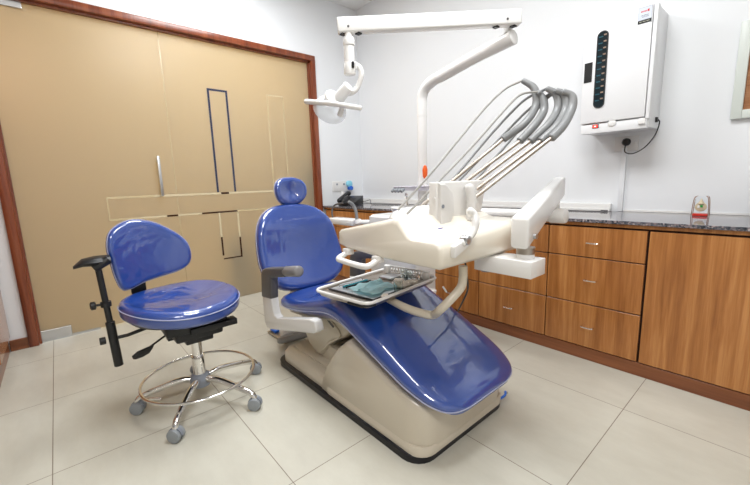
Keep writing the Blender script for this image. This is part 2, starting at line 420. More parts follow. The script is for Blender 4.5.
tag(obj('top_rail', bm, M_wood, org=(-1, CF, .8)), 'narrow brown wooden rail right under the granite counter', 'rail')
bm = box(nb(), (-3.535, CF-.03, .833), (1.3, YB-.001, ZT), .003, 2)
tag(obj('countertop', bm, M_granite, org=(-1, 2.6, .833), smooth=False), 'polished grey granite worktop along the back wall', 'worktop')
# white trunking on the wall above the counter
bm = nb(); box(bm, (-3.53, YB-.035, ZT+.001), (-.83, YB-.001, ZT+.052), .003); box(bm, (-3.53, YB-.05, ZT+.001), (-.83, YB-.035, ZT+.018), .002)
tag(obj('cable_trunking', bm, M_white, org=(-2, YB, ZT)), 'white horizontal cable trunking on the wall above the granite counter', 'trunking')
bm = box(nb(), (-.795, YB-.020, ZT+.001), (-.765, YB-.001, 1.27), .002)
tag(obj('cable_trunking', bm, M_wall, org=(-.78, YB, ZT)), 'white vertical cable trunking below the socket under the white wall cabinet', 'trunking')
bm = box(nb(), (-.76, YB-.006, ZT+.001), (1.3, YB-.001, ZT+.012)); s = struct('trim_1', bm, M_white)
tc = tube(nb(), smoothpath([(-1.5, YB-.13, ZT+.005), (-1.25, YB-.16, ZT+.004), (-1.0, YB-.12, ZT+.004), (-.86, YB-.09, ZT+.004)], 6), .003, 8)
cyl(tc, (-.87, YB-.092, ZT+.007), (-.83, YB-.082, ZT+.007), .006)
tag(obj('thin_cable', tc, M_grey, org=(-1.2, YB-.1, ZT)), 'thin dark cable with a small plug lying on the counter', 'cable')

# ================================================================== WALL STERILISER CABINET
SX0, SX1, SY0, SZ0, SZ1 = -.975, -.612, 2.62, 1.412, 2.022
t = empty('steriliser_cabinet', (-.79, YB, SZ0), 'white wall cabinet with a narrow dark oval window and red switch', 'cabinet')
# depth so that the front face sits at SY0
bm = box(nb(), (SX0+.004, SY0+.03, SZ0-.045), (SX1+.0, YB-.002, SZ1-.0), .004); obj('body', bm, M_steril, t)
bm = box(nb(), (SX0, SY0, SZ0+.012), (SX1-.018, SY0+.028, SZ1), .004); dr = obj('door', bm, M_steril, t)
bm = box(nb(), (SX0+.004, SY0+.010, SZ0-.052), (SX1-.006, SY0+.06, SZ0+.006), .004); pn = obj('control_panel', bm, M_steril, t)
bm = box(nb(), (SX1-.015, SY0+.006, SZ0-.0), (SX1+.004, SY0+.05, SZ1), .003); obj('hinge_post', bm, M_steril, t)
def win(bm, cx, z0, z1, hw, y0, y1, n=10):
    p = []
    for j in range(n+1): a = PI*j/n; p.append((cx+hw*math.cos(a), y0, z1-hw+hw*math.sin(a)))
    for j in range(n+1): a = PI+PI*j/n; p.append((cx+hw*math.cos(a), y0, z0+hw+hw*math.sin(a)))
    return prism(bm, p, (0, y1-y0, 0))
wa = at(604, 31, 1, SY0); wb = at(598, 108, 1, SY0); wcx = (wa.x+wb.x)/2
bm = win(nb(), wcx, wb.z, wa.z, .0285, SY0-.003, SY0+.001); w = obj('window', bm, mat('window_black', (.012, .02, .025), .12), t, False)
bm = nb(); tube(bm, [(wcx+.0285*math.cos(PI*j/12), SY0-.003, wa.z-.0285+.0285*math.sin(PI*j/12)) for j in range(13)]+[(wcx+.0285*math.cos(PI+PI*j/12), SY0-.003, wb.z+.0285+.0285*math.sin(PI+PI*j/12)) for j in range(13)], .003, 8, closed=True)
obj('window_gasket', bm, M_black, dr)
M_sb = mat('slot_blue', (.01, .09, .13), .4); M_st = mat('slot_tan', (.33, .22, .16), .5)
for k in range(11):
    z = wb.z+.045+k*(wa.z-wb.z-.075)/10
    obj('blue_slot', box(nb(), (wcx-.022, SY0-.0045, z-.003), (wcx+.001, SY0-.0028, z+.003)), M_sb, w, False); obj('tan_slot', box(nb(), (wcx+.006, SY0-.0045, z+.004), (wcx+.021, SY0-.0028, z+.012)), M_st, w, False)
a = at(585, 64, 1, SY0); b = at(591.5, 82, 1, SY0)
bm = nb(); box(bm, (a.x, SY0-.004, b.z), (b.x, SY0+.001, a.z), .001, 1); obj('door_grip', bm, M_black, dr, False)
a = at(638.5, 8.5, 1, SY0); b = at(655.5, 18, 1, SY0)
lx0, lx1, lz1, lz0 = a.x+.002, SX1-.022, SZ1-.006, SZ1-.090
bm = box(nb(), (lx0, SY0-.0022, lz0), (lx1, SY0-.0004, lz1)); lb = obj('name_plate', bm, mat('plate_white', (.62, .66, .76), .4), t, False)
bm = box(nb(), (lx0, SY0-.0030, lz0), (lx1, SY0-.0022, lz0+.018)); obj('black_band', bm, M_black, lb, False)
def text(name, s, size, loc, m, parent, rot=(PI/2, 0, 0), align='CENTER', ext=.0003, sx=1):
    cu = bpy.data.curves.new(name, 'FONT'); cu.body = s; cu.size = size; cu.extrude = ext; cu.align_x = align; cu.align_y = 'CENTER'
    o = bpy.data.objects.new(name, cu); COL.objects.link(o); dg = bpy.context.evaluated_depsgraph_get(); dg.update()
    me = bpy.data.meshes.new_from_object(o.evaluated_get(dg)); bpy.data.objects.remove(o); bpy.data.curves.remove(cu)
    from mathutils import Euler
    R = Euler(rot).to_matrix()
    for v in me.vertices: v.co = R @ Vector((v.co.x*sx, v.co.y, v.co.z)) + Vector(loc) - ORG[parent]
    me.materials.clear(); me.materials.append(m); o = bpy.data.objects.new(name, me); COL.objects.link(o); o.parent = parent; return o
lc = (lx0+lx1)/2
def bars(name, y, rows, m, parent):
    bm = nb()
    for z, segs, h in rows:
        for (u0, u1) in segs: box(bm, (lx0+(lx1-lx0)*u0, y-.0006, z-h), (lx0+(lx1-lx0)*u1, y, z+h))
    return obj(name, bm, m, parent, False)
bars('red_lettering', SY0-.0022, [(lz1-.022, [(.2, .26), (.29, .36), (.39, .44), (.47, .53), (.56, .62)], .004), (lz1-.021, [(.66, .80)], .006)], M_red, lb)
bars('dark_lettering', SY0-.0022, [(lz1-.043, [(.24, .36), (.40, .62), (.65, .76)], .002), (lz1-.051, [(.3, .5), (.54, .78)], .0015)], M_hub, lb)
bars('pale_lettering', SY0-.0030, [(lz0+.009, [(.12, .3), (.36, .58), (.64, .86)], .0018)], mat('pale_ink', (.4, .4, .3), .5), lb)
bm = nb(); e = .0012
for (u0, v0, u1, v1) in ((lx0, lz1-e, lx1, lz1), (lx0, lz0, lx0+e, lz1), (lx1-e, lz0, lx1, lz1)): box(bm, (u0, SY0-.003, v0), (u1, SY0-.0022, v1))
obj('plate_border', bm, M_hub, lb, False)
PY = SY0+.010
a = at(595.5, 126.5, 1, PY)
bm = box(nb(), (a.x-.018, PY-.004, a.z-.011), (a.x+.018, PY, a.z+.011), .001, 1); sw = obj('switch_housing', bm, M_black, t, False)
bm = box(nb(), (a.x-.012, PY-.008, a.z-.0075), (a.x+.012, PY-.003, a.z+.0075), .001, 1); obj('switch_rocker', bm, M_redlit, sw, False)
bm = box(nb(), (a.x-.004, PY-.009, a.z-.003), (a.x+.005, PY-.0075, a.z+.003)); obj('neon', bm, M_redglow, sw, False)
a = at(612, 123.5, 1, PY)
bm = nb(); lathe(bm, (a.x, PY+.002, a.z+.003), (0, -1, 0), [(0, .022), (.006, .022), (.009, .018), (.0095, .003)], 24); obj('timer_dial', bm, M_white, pn)
bm = box(nb(), (SX1-.045, SY0-.004, SZ0-.028), (SX1-.012, SY0+.012, SZ0+.004), .002); obj('latch', bm, M_white, pn)
bm = box(nb(), (SX1-.006, SY0+.16, SZ0-.01), (SX1+.010, SY0+.19, SZ0+.02), .004); obj('cable_gland', bm, M_black, t)

t = empty('wall_socket', (-.78, YB, 1.3), 'white wall socket under the white wall cabinet with black plug in it', 'socket')
sa = at(616, 137, 1, YB-.01); sb = at(637, 151, 1, YB-.01)
bm = box(nb(), (sa.x-.005, YB-.012, sb.z+.005), (sb.x+.005, YB-.001, sa.z-.002), .003); obj('face_plate', bm, M_white2, t)
bm = box(nb(), (sb.x-.018, YB-.016, (sa.z+sb.z)/2-.01), (sb.x-.006, YB-.011, (sa.z+sb.z)/2+.012), .002); obj('rocker', bm, M_white, t)
pc = at(626, 142, 1, YB-.03)
t = empty('power_plug', (pc.x, YB-.02, pc.z), 'black power plug and curved cord hanging below the white wall cabinet', 'plug')
bm = nb(); lathe(bm, (pc.x, YB-.013, pc.z), (0, -1, 0), [(0, .024), (.018, .024), (.03, .015), (.032, .004)], 16); obj('plug_body', bm, M_black, t)
bm = nb(); tube(bm, smoothpath([(pc.x-.002, YB-.03, pc.z-.018), at(625, 152, 1, YB-.04), at(633, 153.5, 1, YB-.06), at(645, 147, 1, YB-.12), at(655, 135, 1, SY0+.22), at(659.5, 123, 1, SY0+.19), (SX1+.012, SY0+.175, SZ0+.005)], 6), .0034, 8); obj('cord', bm, M_black, t)

# ================================================================== PICTURE, SINK, TROPHY, PHONE, SOCKETS
t = empty('picture_frame', (-.1, YB, 1.6), 'wood-toned picture in a pale silver frame at the right edge', 'picture')
fx0 = -.290; z0 = 1.376; z1 = 1.872
bm = nb(); box(bm, (fx0, YB-.028, z0), (fx0+.045, YB-.001, z1), .004); box(bm, (fx0+.33, YB-.028, z0), (fx0+.375, YB-.001, z1), .004)
box(bm, (fx0+.044, YB-.027, z0), (fx0+.331, YB-.001, z0+.045), .004); box(bm, (fx0+.044, YB-.027, z1-.045), (fx0+.331, YB-.001, z1), .004); obj('frame', bm, M_mount, t)
bm = box(nb(), (fx0+.04, YB-.012, z0+.04), (fx0+.335, YB-.004, z1-.04)); obj('print', bm, M_print, t, False)

bm = nb(); lathe(bm, (.10, 2.56, ZT+.001), (0, 0, 1), [(0, .10), (.004, .13), (.03, .175), (.08, .225), (.14, .255), (.15, .258), (.152, .25), (.14, .242), (.09, .205), (.04, .15), (.02, .09), (.016, .01)], 40)
tag(obj('wash_basin', bm, M_ceram, org=(.10, 2.56, ZT)), 'white round ceramic basin standing on the granite at right edge', 'basin')

c = at(700, 216, 2, ZT)
t = empty('desk_ornament', (c.x, c.y, ZT), 'small clear desk ornament with red base and wire posts', 'ornament')
ox, oy = c.x, c.y
bm = nb()
for dy in (-.022, .022):
    tube(bm, smoothpath([(ox-.036, oy+dy, ZT+.002), (ox-.033, oy+dy, ZT+.07), (ox-.028, oy+dy, ZT+.105), (ox-.02, oy+dy*.6, ZT+.112)], 4), .002, 6)
    tube(bm, smoothpath([(ox+.036, oy+dy, ZT+.002), (ox+.033, oy+dy, ZT+.07), (ox+.028, oy+dy, ZT+.105), (ox+.02, oy+dy*.6, ZT+.112)], 4), .002, 6)
obj('wire_posts', bm, mat('bronze_wire', (.35, .2, .14), .3, metal=.6), t)
bm = box(nb(), (ox-.028, oy-.004, ZT+.02), (ox+.028, oy+.003, ZT+.112), .002); obj('clear_plate', bm, M_acry, t)
bm = box(nb(), (ox-.032, oy-.02, ZT+.001), (ox+.032, oy+.02, ZT+.014), .002); obj('base', bm, M_red, t)
bm = nb(); lathe(bm, (ox, oy-.006, ZT+.052), (0, -1, 0), [(0, .026), (.004, .026), (.007, .02), (.008, .002)], 20); lathe(bm, (ox, oy-.008, ZT+.07), (0, 0, 1), [(0, .016), (.012, .009), (.024, .003), (.03, .0008)], 12); em = obj('emblem', bm, mat('straw', (.62, .52, .36), .6), t)
bm = box(nb(), (ox-.002, oy-.0165, ZT+.05), (ox+.009, oy-.013, ZT+.062), .001); obj('green_mark', bm, M_grn, em)
bm = box(nb(), (ox-.014, oy-.0165, ZT+.046), (ox-.004, oy-.013, ZT+.060), .001); obj('white_mark', bm, M_white, em)

# sockets on the left wall
a = at(332, 181, 0, XL+.008); b = at(352, 190, 0, XL+.008)
t = empty('wall_socket', (XL, (a.y+b.y)/2, a.z), 'white double wall socket above the black telephone', 'socket')
bm = box(nb(), (XL+.001, a.y, b.z-.01), (XL+.01, b.y, a.z-.005), .003); obj('face_plate', bm, M_white2, t)
for k in (.2, .55): y = a.y+(b.y-a.y)*k; obj('pin_hole', box(nb(), (XL+.009, y, a.z-.05), (XL+.012, y+.02, a.z-.03)), M_hub, t, False)
bm = box(nb(), (XL+.001, (a.y+b.y)/2-.02, ZT+.001), (XL+.02, (a.y+b.y)/2+.015, b.z-.012), .002)
tag(obj('cable_trunking', bm, M_white, org=(XL, (a.y+b.y)/2, ZT)), 'short white vertical cable trunking behind the black telephone', 'trunking')
p = at(350.5, 185.5, 0, XL+.05)
t = empty('plug_adapter', (XL+.02, p.y, p.z), 'small light blue and dark blue plug-in unit on the left socket', 'plug')
bm = nb(); lathe(bm, (XL+.011, p.y, p.z+.02), (1, 0, 0), [(0, .038), (.03, .038), (.036, .03), (.037, .003)], 20); obj('cap', bm, M_ltblue, t)
bm = nb(); lathe(bm, (XL+.011, p.y+.008, p.z-.03), (1, 0, 0), [(0, .026), (.05, .024), (.054, .002)], 16); obj('dark_knob', bm, M_bluep, t)
# telephone
c = at(352, 204, 2, ZT+.0)
c = Vector((-3.27, 2.47, ZT+.002))
t = empty('telephone', c, 'black desk telephone with handset on the granite counter corner', 'telephone')
Rz = Matrix.Rotation(math.radians(25), 3, 'Z')
def rp(x, y, z): return c+Rz @ Vector((x, y, z))
bm = nb(); prism(bm, [rp(-.10, -.10, 0), rp(-.10, .11, 0), rp(-.10, .11, .10), rp(-.10, -.10, .035)], Rz @ Vector((.21, 0, 0)), .004); obj('body', bm, M_black, t)
bm = nb(); tube(bm, smoothpath([rp(-.075, -.115, .055), rp(-.075, -.08, .075), rp(-.075, 0, .105), rp(-.075, .08, .130), rp(-.075, .115, .125)], 5), lambda s: .027-.008*math.sin(PI*s), 12, round_end=.8); obj('handset', bm, M_black, t)
bm = nb(); box(bm, (0, 0, 0), (.001, .001, .001))
bm.clear()
for i in range(3):
    for j in range(4):
        q = rp(.0+i*.025, -.06+j*.03, .049+j*.0093); box(bm, q-Vector((.007, .007, .002)), q+Vector((.007, .007, .004)))
obj('keypad', bm, M_grey, t, False)
bm = nb(); tube(bm, smoothpath([rp(.11, .05, .03), rp(.16, .08, .04), rp(.20, .10, .05), rp(.23, .05, .01), rp(.3, .05, .004), rp(.6, .0, .004), rp(.9, -.1, .004)], 6), .003, 6); obj('cord', bm, M_black, t)
c = at(393.5, 208, 2, ZT)
c = Vector((-2.45, 2.52, ZT))
bm = nb(); lathe(bm, c+Vector((0, 0, .001)), (0, 0, 1), [(0, .022), (.06, .020), (.075, .012), (.11, .011), (.115, .004)], 16)
tag(obj('white_bottle', bm, M_white, org=c), 'small white bottle standing on the counter left of the lamp pole', 'bottle')

# ================================================================== DENTAL CHAIR
YC = 1.225
ch = empty('dental_chair', (-1.5, YC, 0), 'blue padded dental treatment chair on a cream base, reclined', 'dental chair')
def rrect(x0, x1, y0, y1, r, z, n=6):
    p = []
    for cx_, cy_, a0 in ((x1-r, y1-r, 0), (x0+r, y1-r, 90), (x0+r, y0+r, 180), (x1-r, y0+r, 270)):
        for j in range(n+1): a = math.radians(a0+90*j/n); p.append((cx_+r*math.cos(a), cy_+r*math.sin(a), z))
    return p
bm = loft(nb(), [rrect(-2.06, -.845, .912, 1.56, .09, .0), rrect(-2.06, -.845, .912, 1.56, .09, .028), rrect(-2.055, -.85, .917, 1.555, .086, .032)]); obj('base_mat', bm, M_mat, ch)
bm = loft(nb(), [rrect(-2.03, -.95, .935, 1.53, .08, .032), rrect(-2.03, -.95, .935, 1.53, .08, .075), rrect(-2.02, -.96, .945, 1.52, .075, .092), rrect(-2.0, -.98, .965, 1.50, .06, .10)]); bp = obj('base_platform', bm, M_cream, ch)
# recessed groove lid on the platform
bm = loft(nb(), [rrect(-1.98, -1.5, 1.0, 1.46, .04, .099), rrect(-1.98, -1.5, 1.0, 1.46, .04, .108), rrect(-1.97, -1.51, 1.01, 1.45, .035, .112)]); obj('platform_lid', bm, M_cream, bp)
# front cowl: profile in XZ lofted over y with a narrower top
prof = [(-1.56, .034), (-1.55, .10), (-1.515, .17), (-1.465, .24), (-1.40, .31), (-1.34, .36), (-1.30, .380), (-1.25, .362), (-1.10, .312), (-.97, .272), (-.88, .245), (-.845, .22), (-.838, .16), (-.835, .09), (-.842, .034)]
def cowl_ring(y, inset, noser):
    r = []
    for x, z in prof:
        zz = z-inset*.5 if z > .05 else z
        xx = x
        if x > -.95: xx = min(x, -.835-noser)
        if x < -1.3: xx = x+inset*.3
        r.append((xx, y, max(zz, .034)))
    return r
rings = []
for q, ins, ns in ((0.0, .05, .10), (.006, .03, .075), (.02, .012, .045), (.045, .003, .018), (.09, 0, .0)): rings.append((.928+q, ins, ns))
full = [cowl_ring(y, i, n) for y, i, n in rings]+[cowl_ring(2*YC+.01-y, i, n) for y, i, n in reversed(rings)]
bm = loft(nb(), full); cw = obj('front_cowl', bm, M_cream, ch, angle=55)
bm = loft(nb(), [rrect(-1.55, -.838, .924, 1.542, .075, .030), rrect(-1.55, -.838, .924, 1.542, .075, .062), rrect(-1.545, -.843, .929, 1.537, .07, .070)]); obj('cowl_skirt', bm, M_cream, cw)
# lifting link under the seat
bm = nb(); prism(bm, [(-1.93, 1.03, .36), (-1.90, 1.03, .24), (-1.84, 1.03, .16), (-1.76, 1.03, .115), (-1.70, 1.03, .13), (-1.62, 1.03, .23), (-1.48, 1.03, .30), (-1.38, 1.03, .37), (-1.42, 1.03, .43), (-1.60, 1.03, .41), (-1.75, 1.03, .385)], (0, .39, 0), .02, 3); lk = obj('lift_link', bm, M_cream, ch)
bm = nb(); prism(bm, [(-1.64, 1.026, .375), (-1.56, 1.026, .335), (-1.55, 1.026, .355), (-1.63, 1.026, .395)], (0, .01, 0), .003); obj('link_slot', bm, M_grey, lk)
bm = nb(); tube(bm, smoothpath([(-1.72, 1.026, .40), (-1.60, 1.026, .385), (-1.50, 1.026, .33), (-1.52, 1.026, .29), (-1.60, 1.026, .24), (-1.68, 1.026, .17)], 5), .006, 8); obj('link_rib', bm, M_cream, lk)
bm = box(nb(), (-1.74, 1.05, .10), (-1.40, 1.40, .20), .01); obj('piston_cover', bm, M_cream, ch)
bm = box(nb(), (-1.55, 1.06, .19), (-1.40, 1.40, .24), .01); obj('hinge_block', bm, M_mat, ch)
# seat and leg rest cushion
def seat_ring(x, zt, zb, hw, n=9):
    h = zt-zb; r = min(h*.5, .05); p = []
    # top crown
    for j in range(n+1):
        u = -1+2*j/n; crown = -.012*(abs(u)**2.5)
        y = u*(hw-r); p.append((x, YC+y, zt+crown))
    for a in (60, 25, 0, -30, -70): aa = math.radians(a); p.append((x, YC+hw-r+r*math.cos(aa), zb+h*.5+(h*.5-.012)*math.sin(aa)))
    for j in range(n+1):
        u = 1-2*j/n; y = u*(hw-r); p.append((x, YC+y, zb))
    for a in (-70, -30, 0, 25, 60): aa = math.radians(a); p.append((x, YC-hw+r-r*math.cos(aa), zb+h*.5+(h*.5-.012)*math.sin(aa)))
    return p
S = [(-2.075, .385, .365, .17), (-2.07, .41, .345, .215), (-2.05, .432, .335, .25), (-2.0, .442, .335, .272), (-1.9, .450, .345, .283), (-1.75, .480, .365, .288), (-1.6, .527, .39, .29), (-1.5, .553, .41, .292), (-1.42, .560, .412, .294), (-1.34, .548, .398, .296),
     (-1.22, .495, .360, .297), (-1.08, .430, .315, .298), (-.95, .368, .272, .296), (-.87, .330, .248, .285), (-.815, .303, .232, .265), (-.775, .284, .222, .235), (-.752, .268, .222, .19), (-.742, .252, .228, .13)]
SP = [Vector(s) for s in [(a, b, c) for a, b, c, d in S]]
def interp(S, m=3):
    out = []
    for i in range(len(S)-1):
        p0 = S[max(i-1, 0)]; p1 = S[i]; p2 = S[i+1]; p3 = S[min(i+2, len(S)-1)]
        for j in range(m):
            t = j/m
            out.append(tuple(.5*((2*b)+(c-a)*t+(2*a-5*b+4*c-d)*t*t+(3*b-a-3*c+d)*t**3) for a, b, c, d in zip(p0, p1, p2, p3)))
    out.append(S[-1]); return out
SI = interp(S)
bm = loft(nb(), [seat_ring(*s) for s in SI]); sc_ = obj('seat_cushion', bm, M_blue, ch, angle=60)
bm = nb()
path = [(x, YC-hw-.0005, zt-(zt-zb)*.62) for x, zt, zb, hw in SI if x > -2.05]+[(x, YC+hw+.0005, zt-(zt-zb)*.62) for x, zt, zb, hw in reversed(SI) if x > -2.05]
tube(bm, path, .0026, 6); obj('piping', bm, M_pipe, sc_)
bm = nb()
loft(bm, [[(x, YC-hw*.84, zb-.004), (x, YC+hw*.84, zb-.004), (x, YC+hw*.84, zb+.02), (x, YC-hw*.84, zb+.02)] for x, zt, zb, hw in SI if -2.0 < x < -.80]); obj('seat_pan', bm, M_cream, ch, False)
# backrest
k = .45; bx, bz = -2.045, .43
V = Vector((-k, 0, 1)).normalized(); U = Vector((0, 1, 0)); Nn = U.cross(V)
hb = .30
cen = Vector((bx, YC-.012, bz)) + V*hb
out = supe(.303, hb, 2.75, 56, .10)
bm = pillow(nb(), out, cen-Nn*.085, U, V, Nn, .09, .035, lambda u, v: .30*u*u - .02*math.exp(-((v+.08)/.16)**2)+.012*math.exp(-((v-.14)/.08)**2))
bk = obj('backrest_cushion', bm, M_blue, ch, angle=70)
bm = nb(); tube(bm, [cen-Nn*.085+U*(u*1.003)+V*(v*1.003)+Nn*(.045+.30*u*u-.02*math.exp(-((v+.08)/.16)**2)) for u, v in out], .0025, 6, closed=True); obj('piping', bm, M_pipe, bk)
bm = pillow(nb(), supe(.25, .26, 2.8, 40, .1), cen-Nn*.125, U, V, Nn, .05, .02, lambda u, v: .25*u*u); obj('backrest_shell', bm, M_cream, ch, angle=60)
bm = nb(); prism(bm, [(-2.10, YC-.12, .28), (-1.95, YC-.12, .30), (-2.0, YC-.12, .36), (-2.19, YC-.12, .46), (-2.20, YC-.12, .40)], (0, .24, 0), .01); obj('back_hinge', bm, M_cream, ch)
# headrest
hc = at(289.5, 191.5, 0, -2.33)
hV = Vector((-.12, -.03, 1)).normalized(); hU = Vector((.05, 1, .0)); hU = (hU-hV*hU.dot(hV)).normalized(); hN = hU.cross(hV)
ho = supe(.116, .097, 2.3, 40, -.04)
bm = pillow(nb(), ho, hc-hN*.03, hU, hV, hN, .06, .028, lambda u, v: 2.2*u*u - .022*math.exp(-(v/.05)**2)*math.exp(-(u/.06)**2)); hd = obj('headrest', bm, M_blue, ch, angle=70)
bm = nb(); tube(bm, [hc-hN*.03+hU*u*1.01+hV*v*1.01+hN*(.02+2.2*u*u) for u, v in ho], .003, 6, closed=True); obj('piping', bm, M_pipe, hd)
bm = nb(); box(bm, hc-Vector((.085, .03, .22)), hc-Vector((.06, -.03, -.0)), .004, rot=Matrix.Rotation(-.2, 3, 'Y')); obj('headrest_bar', bm, M_steel, ch)
# armrests
def armrest(y, s):
    bm = nb()
    prism(bm, [(-2.125, y, .42), (-2.12, y, .255), (-2.095, y, .225), (-2.05, y, .225), (-1.53, y, .355), (-1.50, y, .375), (-1.515, y, .425), (-1.56, y, .425), (-1.94, y, .325), (-1.975, y, .335), (-1.99, y, .37), (-2.0, y, .435)], (0, s*.05, 0), .008, 3)
    a = obj('armrest', bm, M_white, ch)
    bm = nb(); prism(bm, [(-2.128, y, .415), (-2.11, y, .57), (-2.085, y, .60), (-2.04, y, .615), (-1.80, y, .655), (-1.80, y, .60), (-1.98, y, .565), (-1.995, y, .43)], (0, s*.055, 0), .012, 3); obj('armrest_post', bm, M_grey, a)
    bm = nb(); tube(bm, [(-1.815, y+s*.0275, .627), (-1.68, y+s*.0275, .65)], .030, 16, round_end=.35); obj('armrest_pad', bm, M_pad, a)
armrest(.938, -1); armrest(1.565, 1)
# hose behind base
bm = nb(); tube(bm, smoothpath([(-2.10, 1.28, .05), (-2.20, 1.22, .05), (-2.245, 1.10, .05), (-2.20, 1.02, .06), (-2.10, 1.04, .10), (-2.0, 1.12, .14)], 6), .022, 12, round_end=.5); obj('floor_hose', bm, M_hose, ch)
# instrument pipe stub beyond the base corner
a = at(494, 405, 2, .02); b = at(508, 391.5, 2, .03)
t = empty('floor_tubing', (a.x, a.y, 0), 'short black and blue tubing on the floor behind the foot end', 'tubing')
bm = nb(); tube(bm, [at(490, 408, 2, .012), at(498, 401, 2, .014)], .011, 10); obj('black_tube', bm, M_black, t)
bm = nb(); tube(bm, smoothpath([at(497, 400.5, 2, .015), at(502, 397.5, 2, .018), at(505, 395, 2, .025), at(505.5, 391.5, 2, .03)], 5), .006, 8); obj('blue_tube', bm, M_bluep, t)
bm = nb(); tube(bm, [at(505, 392, 2, .02), at(508, 392.5, 2, .02)], .006, 8); obj('metal_tip', bm, M_steel, t)

# foot control on the floor behind the chair
f0 = Vector((-2.40, 1.13, 0))
t = empty('foot_control', f0, 'small foot pedal with white body and blue cap behind the chair base', 'foot pedal')
bm = box(nb(), f0+Vector((-.12, -.06, .004)), f0+Vector((.16, .10, .018)), .004); obj('base_plate', bm, M_steel, t)
bm = nb(); lathe(bm, f0+Vector((.04, .03, .018)), (0, 0, 1), [(0, .062), (.03, .062), (.06, .05), (.075, .03), (.078, .004)], 20); obj('body', bm, M_white, t)
bm = nb(); box(bm, f0+Vector((-.115, -.04, .018)), f0+Vector((-.035, .05, .036)), .006); obj('blue_pedal', bm, M_bluep, t)
bm = nb(); cyl(bm, f0+Vector((.06, .02, .09)), f0+Vector((.10, .01, .10)), .014); obj('yellow_knob', bm, mat('yellow', (.75, .6, .05), .4), t)

# ================================================================== RINSE UNIT WITH LAMP POLE
UX0, UX1, UY0, UY1 = -2.10, -1.63, 1.755, 1.965
ru = empty('rinse_unit', (-1.85, 1.86, 0), 'white dental rinse unit with bowl standing behind the treatment chair', 'dental unit')
bm = box(nb(), (UX0, UY0, .0), (UX1, UY1, .80), .012, 3); obj('cabinet', bm, M_white2, ru)
bm = loft(nb(), [rrect(UX0-.01, UX1+.01, UY0-.01, UY1+.03, .04, .80), rrect(UX0-.01, UX1+.01, UY0-.01, UY1+.03, .04, .845), rrect(UX0+.01, UX1-.01, UY0+.01, UY1+.01, .03, .86)]); obj('top_cover', bm, M_white, ru)
bm = nb(); lathe(bm, (-1.73, 1.80, .86), (0, 0, 1), [(0, .055), (.015, .075), (.04, .115), (.062, .125), (.068, .12), (.05, .10), (.025, .06), (.02, .005)], 32); obj('bowl', bm, M_ceram, ru)
bm = nb(); tube(bm, smoothpath([(-1.86, 1.93, .85), (-1.86, 1.92, .99), (-1.84, 1.89, 1.01), (-1.81, 1.85, .99)], 5), .007, 8); obj('water_spout', bm, M_chrome, ru)
PX, PYp = -1.735, 1.95
# pole
pa = at(421, 118, 1, PYp)
bm = nb(); cyl(bm, (PX, PYp, .84), (PX, PYp, 1.53), .033, 20); cyl(bm, (PX, PYp, 1.528), (PX, PYp, 1.536), .0345, 20); obj('pole', bm, M_white, ru)
# small bracket tray on pole with orange tip
a = at(403, 188, 1, 1.90); b = at(436, 187, 1, 1.90)
bm = loft(nb(), [rrect(a.x, b.x, 1.80, 1.94, .02, 1.035), rrect(a.x, b.x, 1.80, 1.94, .02, 1.05), rrect(a.x-.005, b.x+.005, 1.795, 1.945, .02, 1.062), rrect(a.x, b.x, 1.80, 1.94, .02, 1.066)]); tr = obj('instrument_shelf', bm, mat('shelf_grey', (.58, .56, .62), .2), ru)
bm = nb()
for j in range(4): cyl(bm, (a.x+.02+j*.03, 1.795, 1.045), (a.x+.02+j*.03, 1.77, 1.03), .011, 12)
obj('shelf_clips', bm, M_wheel, tr)
c = at(425, 172, 1, 1.87)
t = empty('orange_tip_tool', (c.x, 1.87, 1.066), 'small tool with an orange tip standing on the shelf by the lamp pole', 'tool')
bm = nb(); lathe(bm, (c.x, 1.87, c.z-.045), (0, 0, 1), [(0, .008), (.02, .016), (.06, .018), (.085, .010), (.09, .002)], 14); obj('orange_tip', bm, M_orange, t)
bm = nb(); cyl(bm, (c.x, 1.87, 1.067), (c.x, 1.87, c.z-.043), .012, 14); obj('white_shank', bm, M_white, t)
# filter with black jar at the side
fjx = at(431, 298, 1, 1.83).x
bm = nb(); cyl(bm, (fjx, 1.83, .27), (fjx, 1.83, .345), .03, 18); f_ = obj('filter_jar', bm, M_black, ru)
bm = nb(); cyl(bm, (fjx, 1.83, .345), (fjx, 1.83, .372), .037, 18, bev=.006); box(bm, (-1.64, 1.79, .28), (fjx-.02, 1.84, .36), .005); obj('filter_cap', bm, M_white, f_)
# assistant arm at left
a = at(336, 219, 1, 1.70); b = at(357, 217, 1, 1.70)
bm = nb(); box(bm, (a.x-.02, 1.64, a.z-.035), (b.x+.01, 1.74, a.z+.015), .012, 3); asst = obj('assistant_holder', bm, M_white, ru)
bm = nb(); tube(bm, [(b.x-.02, 1.70, a.z-.01), (UX0+.02, 1.80, .80)], .018, 12); obj('holder_arm', bm, M_white, asst)
bm = nb(); tube(bm, smoothpath([at(357, 221, 1, 1.67), at(356, 212, 1, 1.67), at(353, 205, 1, 1.66), at(349, 202, 1, 1.62)], 6), .012, 12, round_end=.6); obj('suction_handle', bm, M_hose, asst)
bm = nb(); tube(bm, smoothpath([at(333, 219, 1, 1.67), at(332, 211, 1, 1.68), at(335, 205, 1, 1.70), at(343, 203, 1, 1.70)], 6), .007, 10); obj('saliva_hose', bm, M_grey, asst)
bm = nb(); cyl(bm, at(356.5, 220, 1, 1.66), at(357.5, 224, 1, 1.66), .02, 14); obj('handle_collar', bm, M_white, asst)

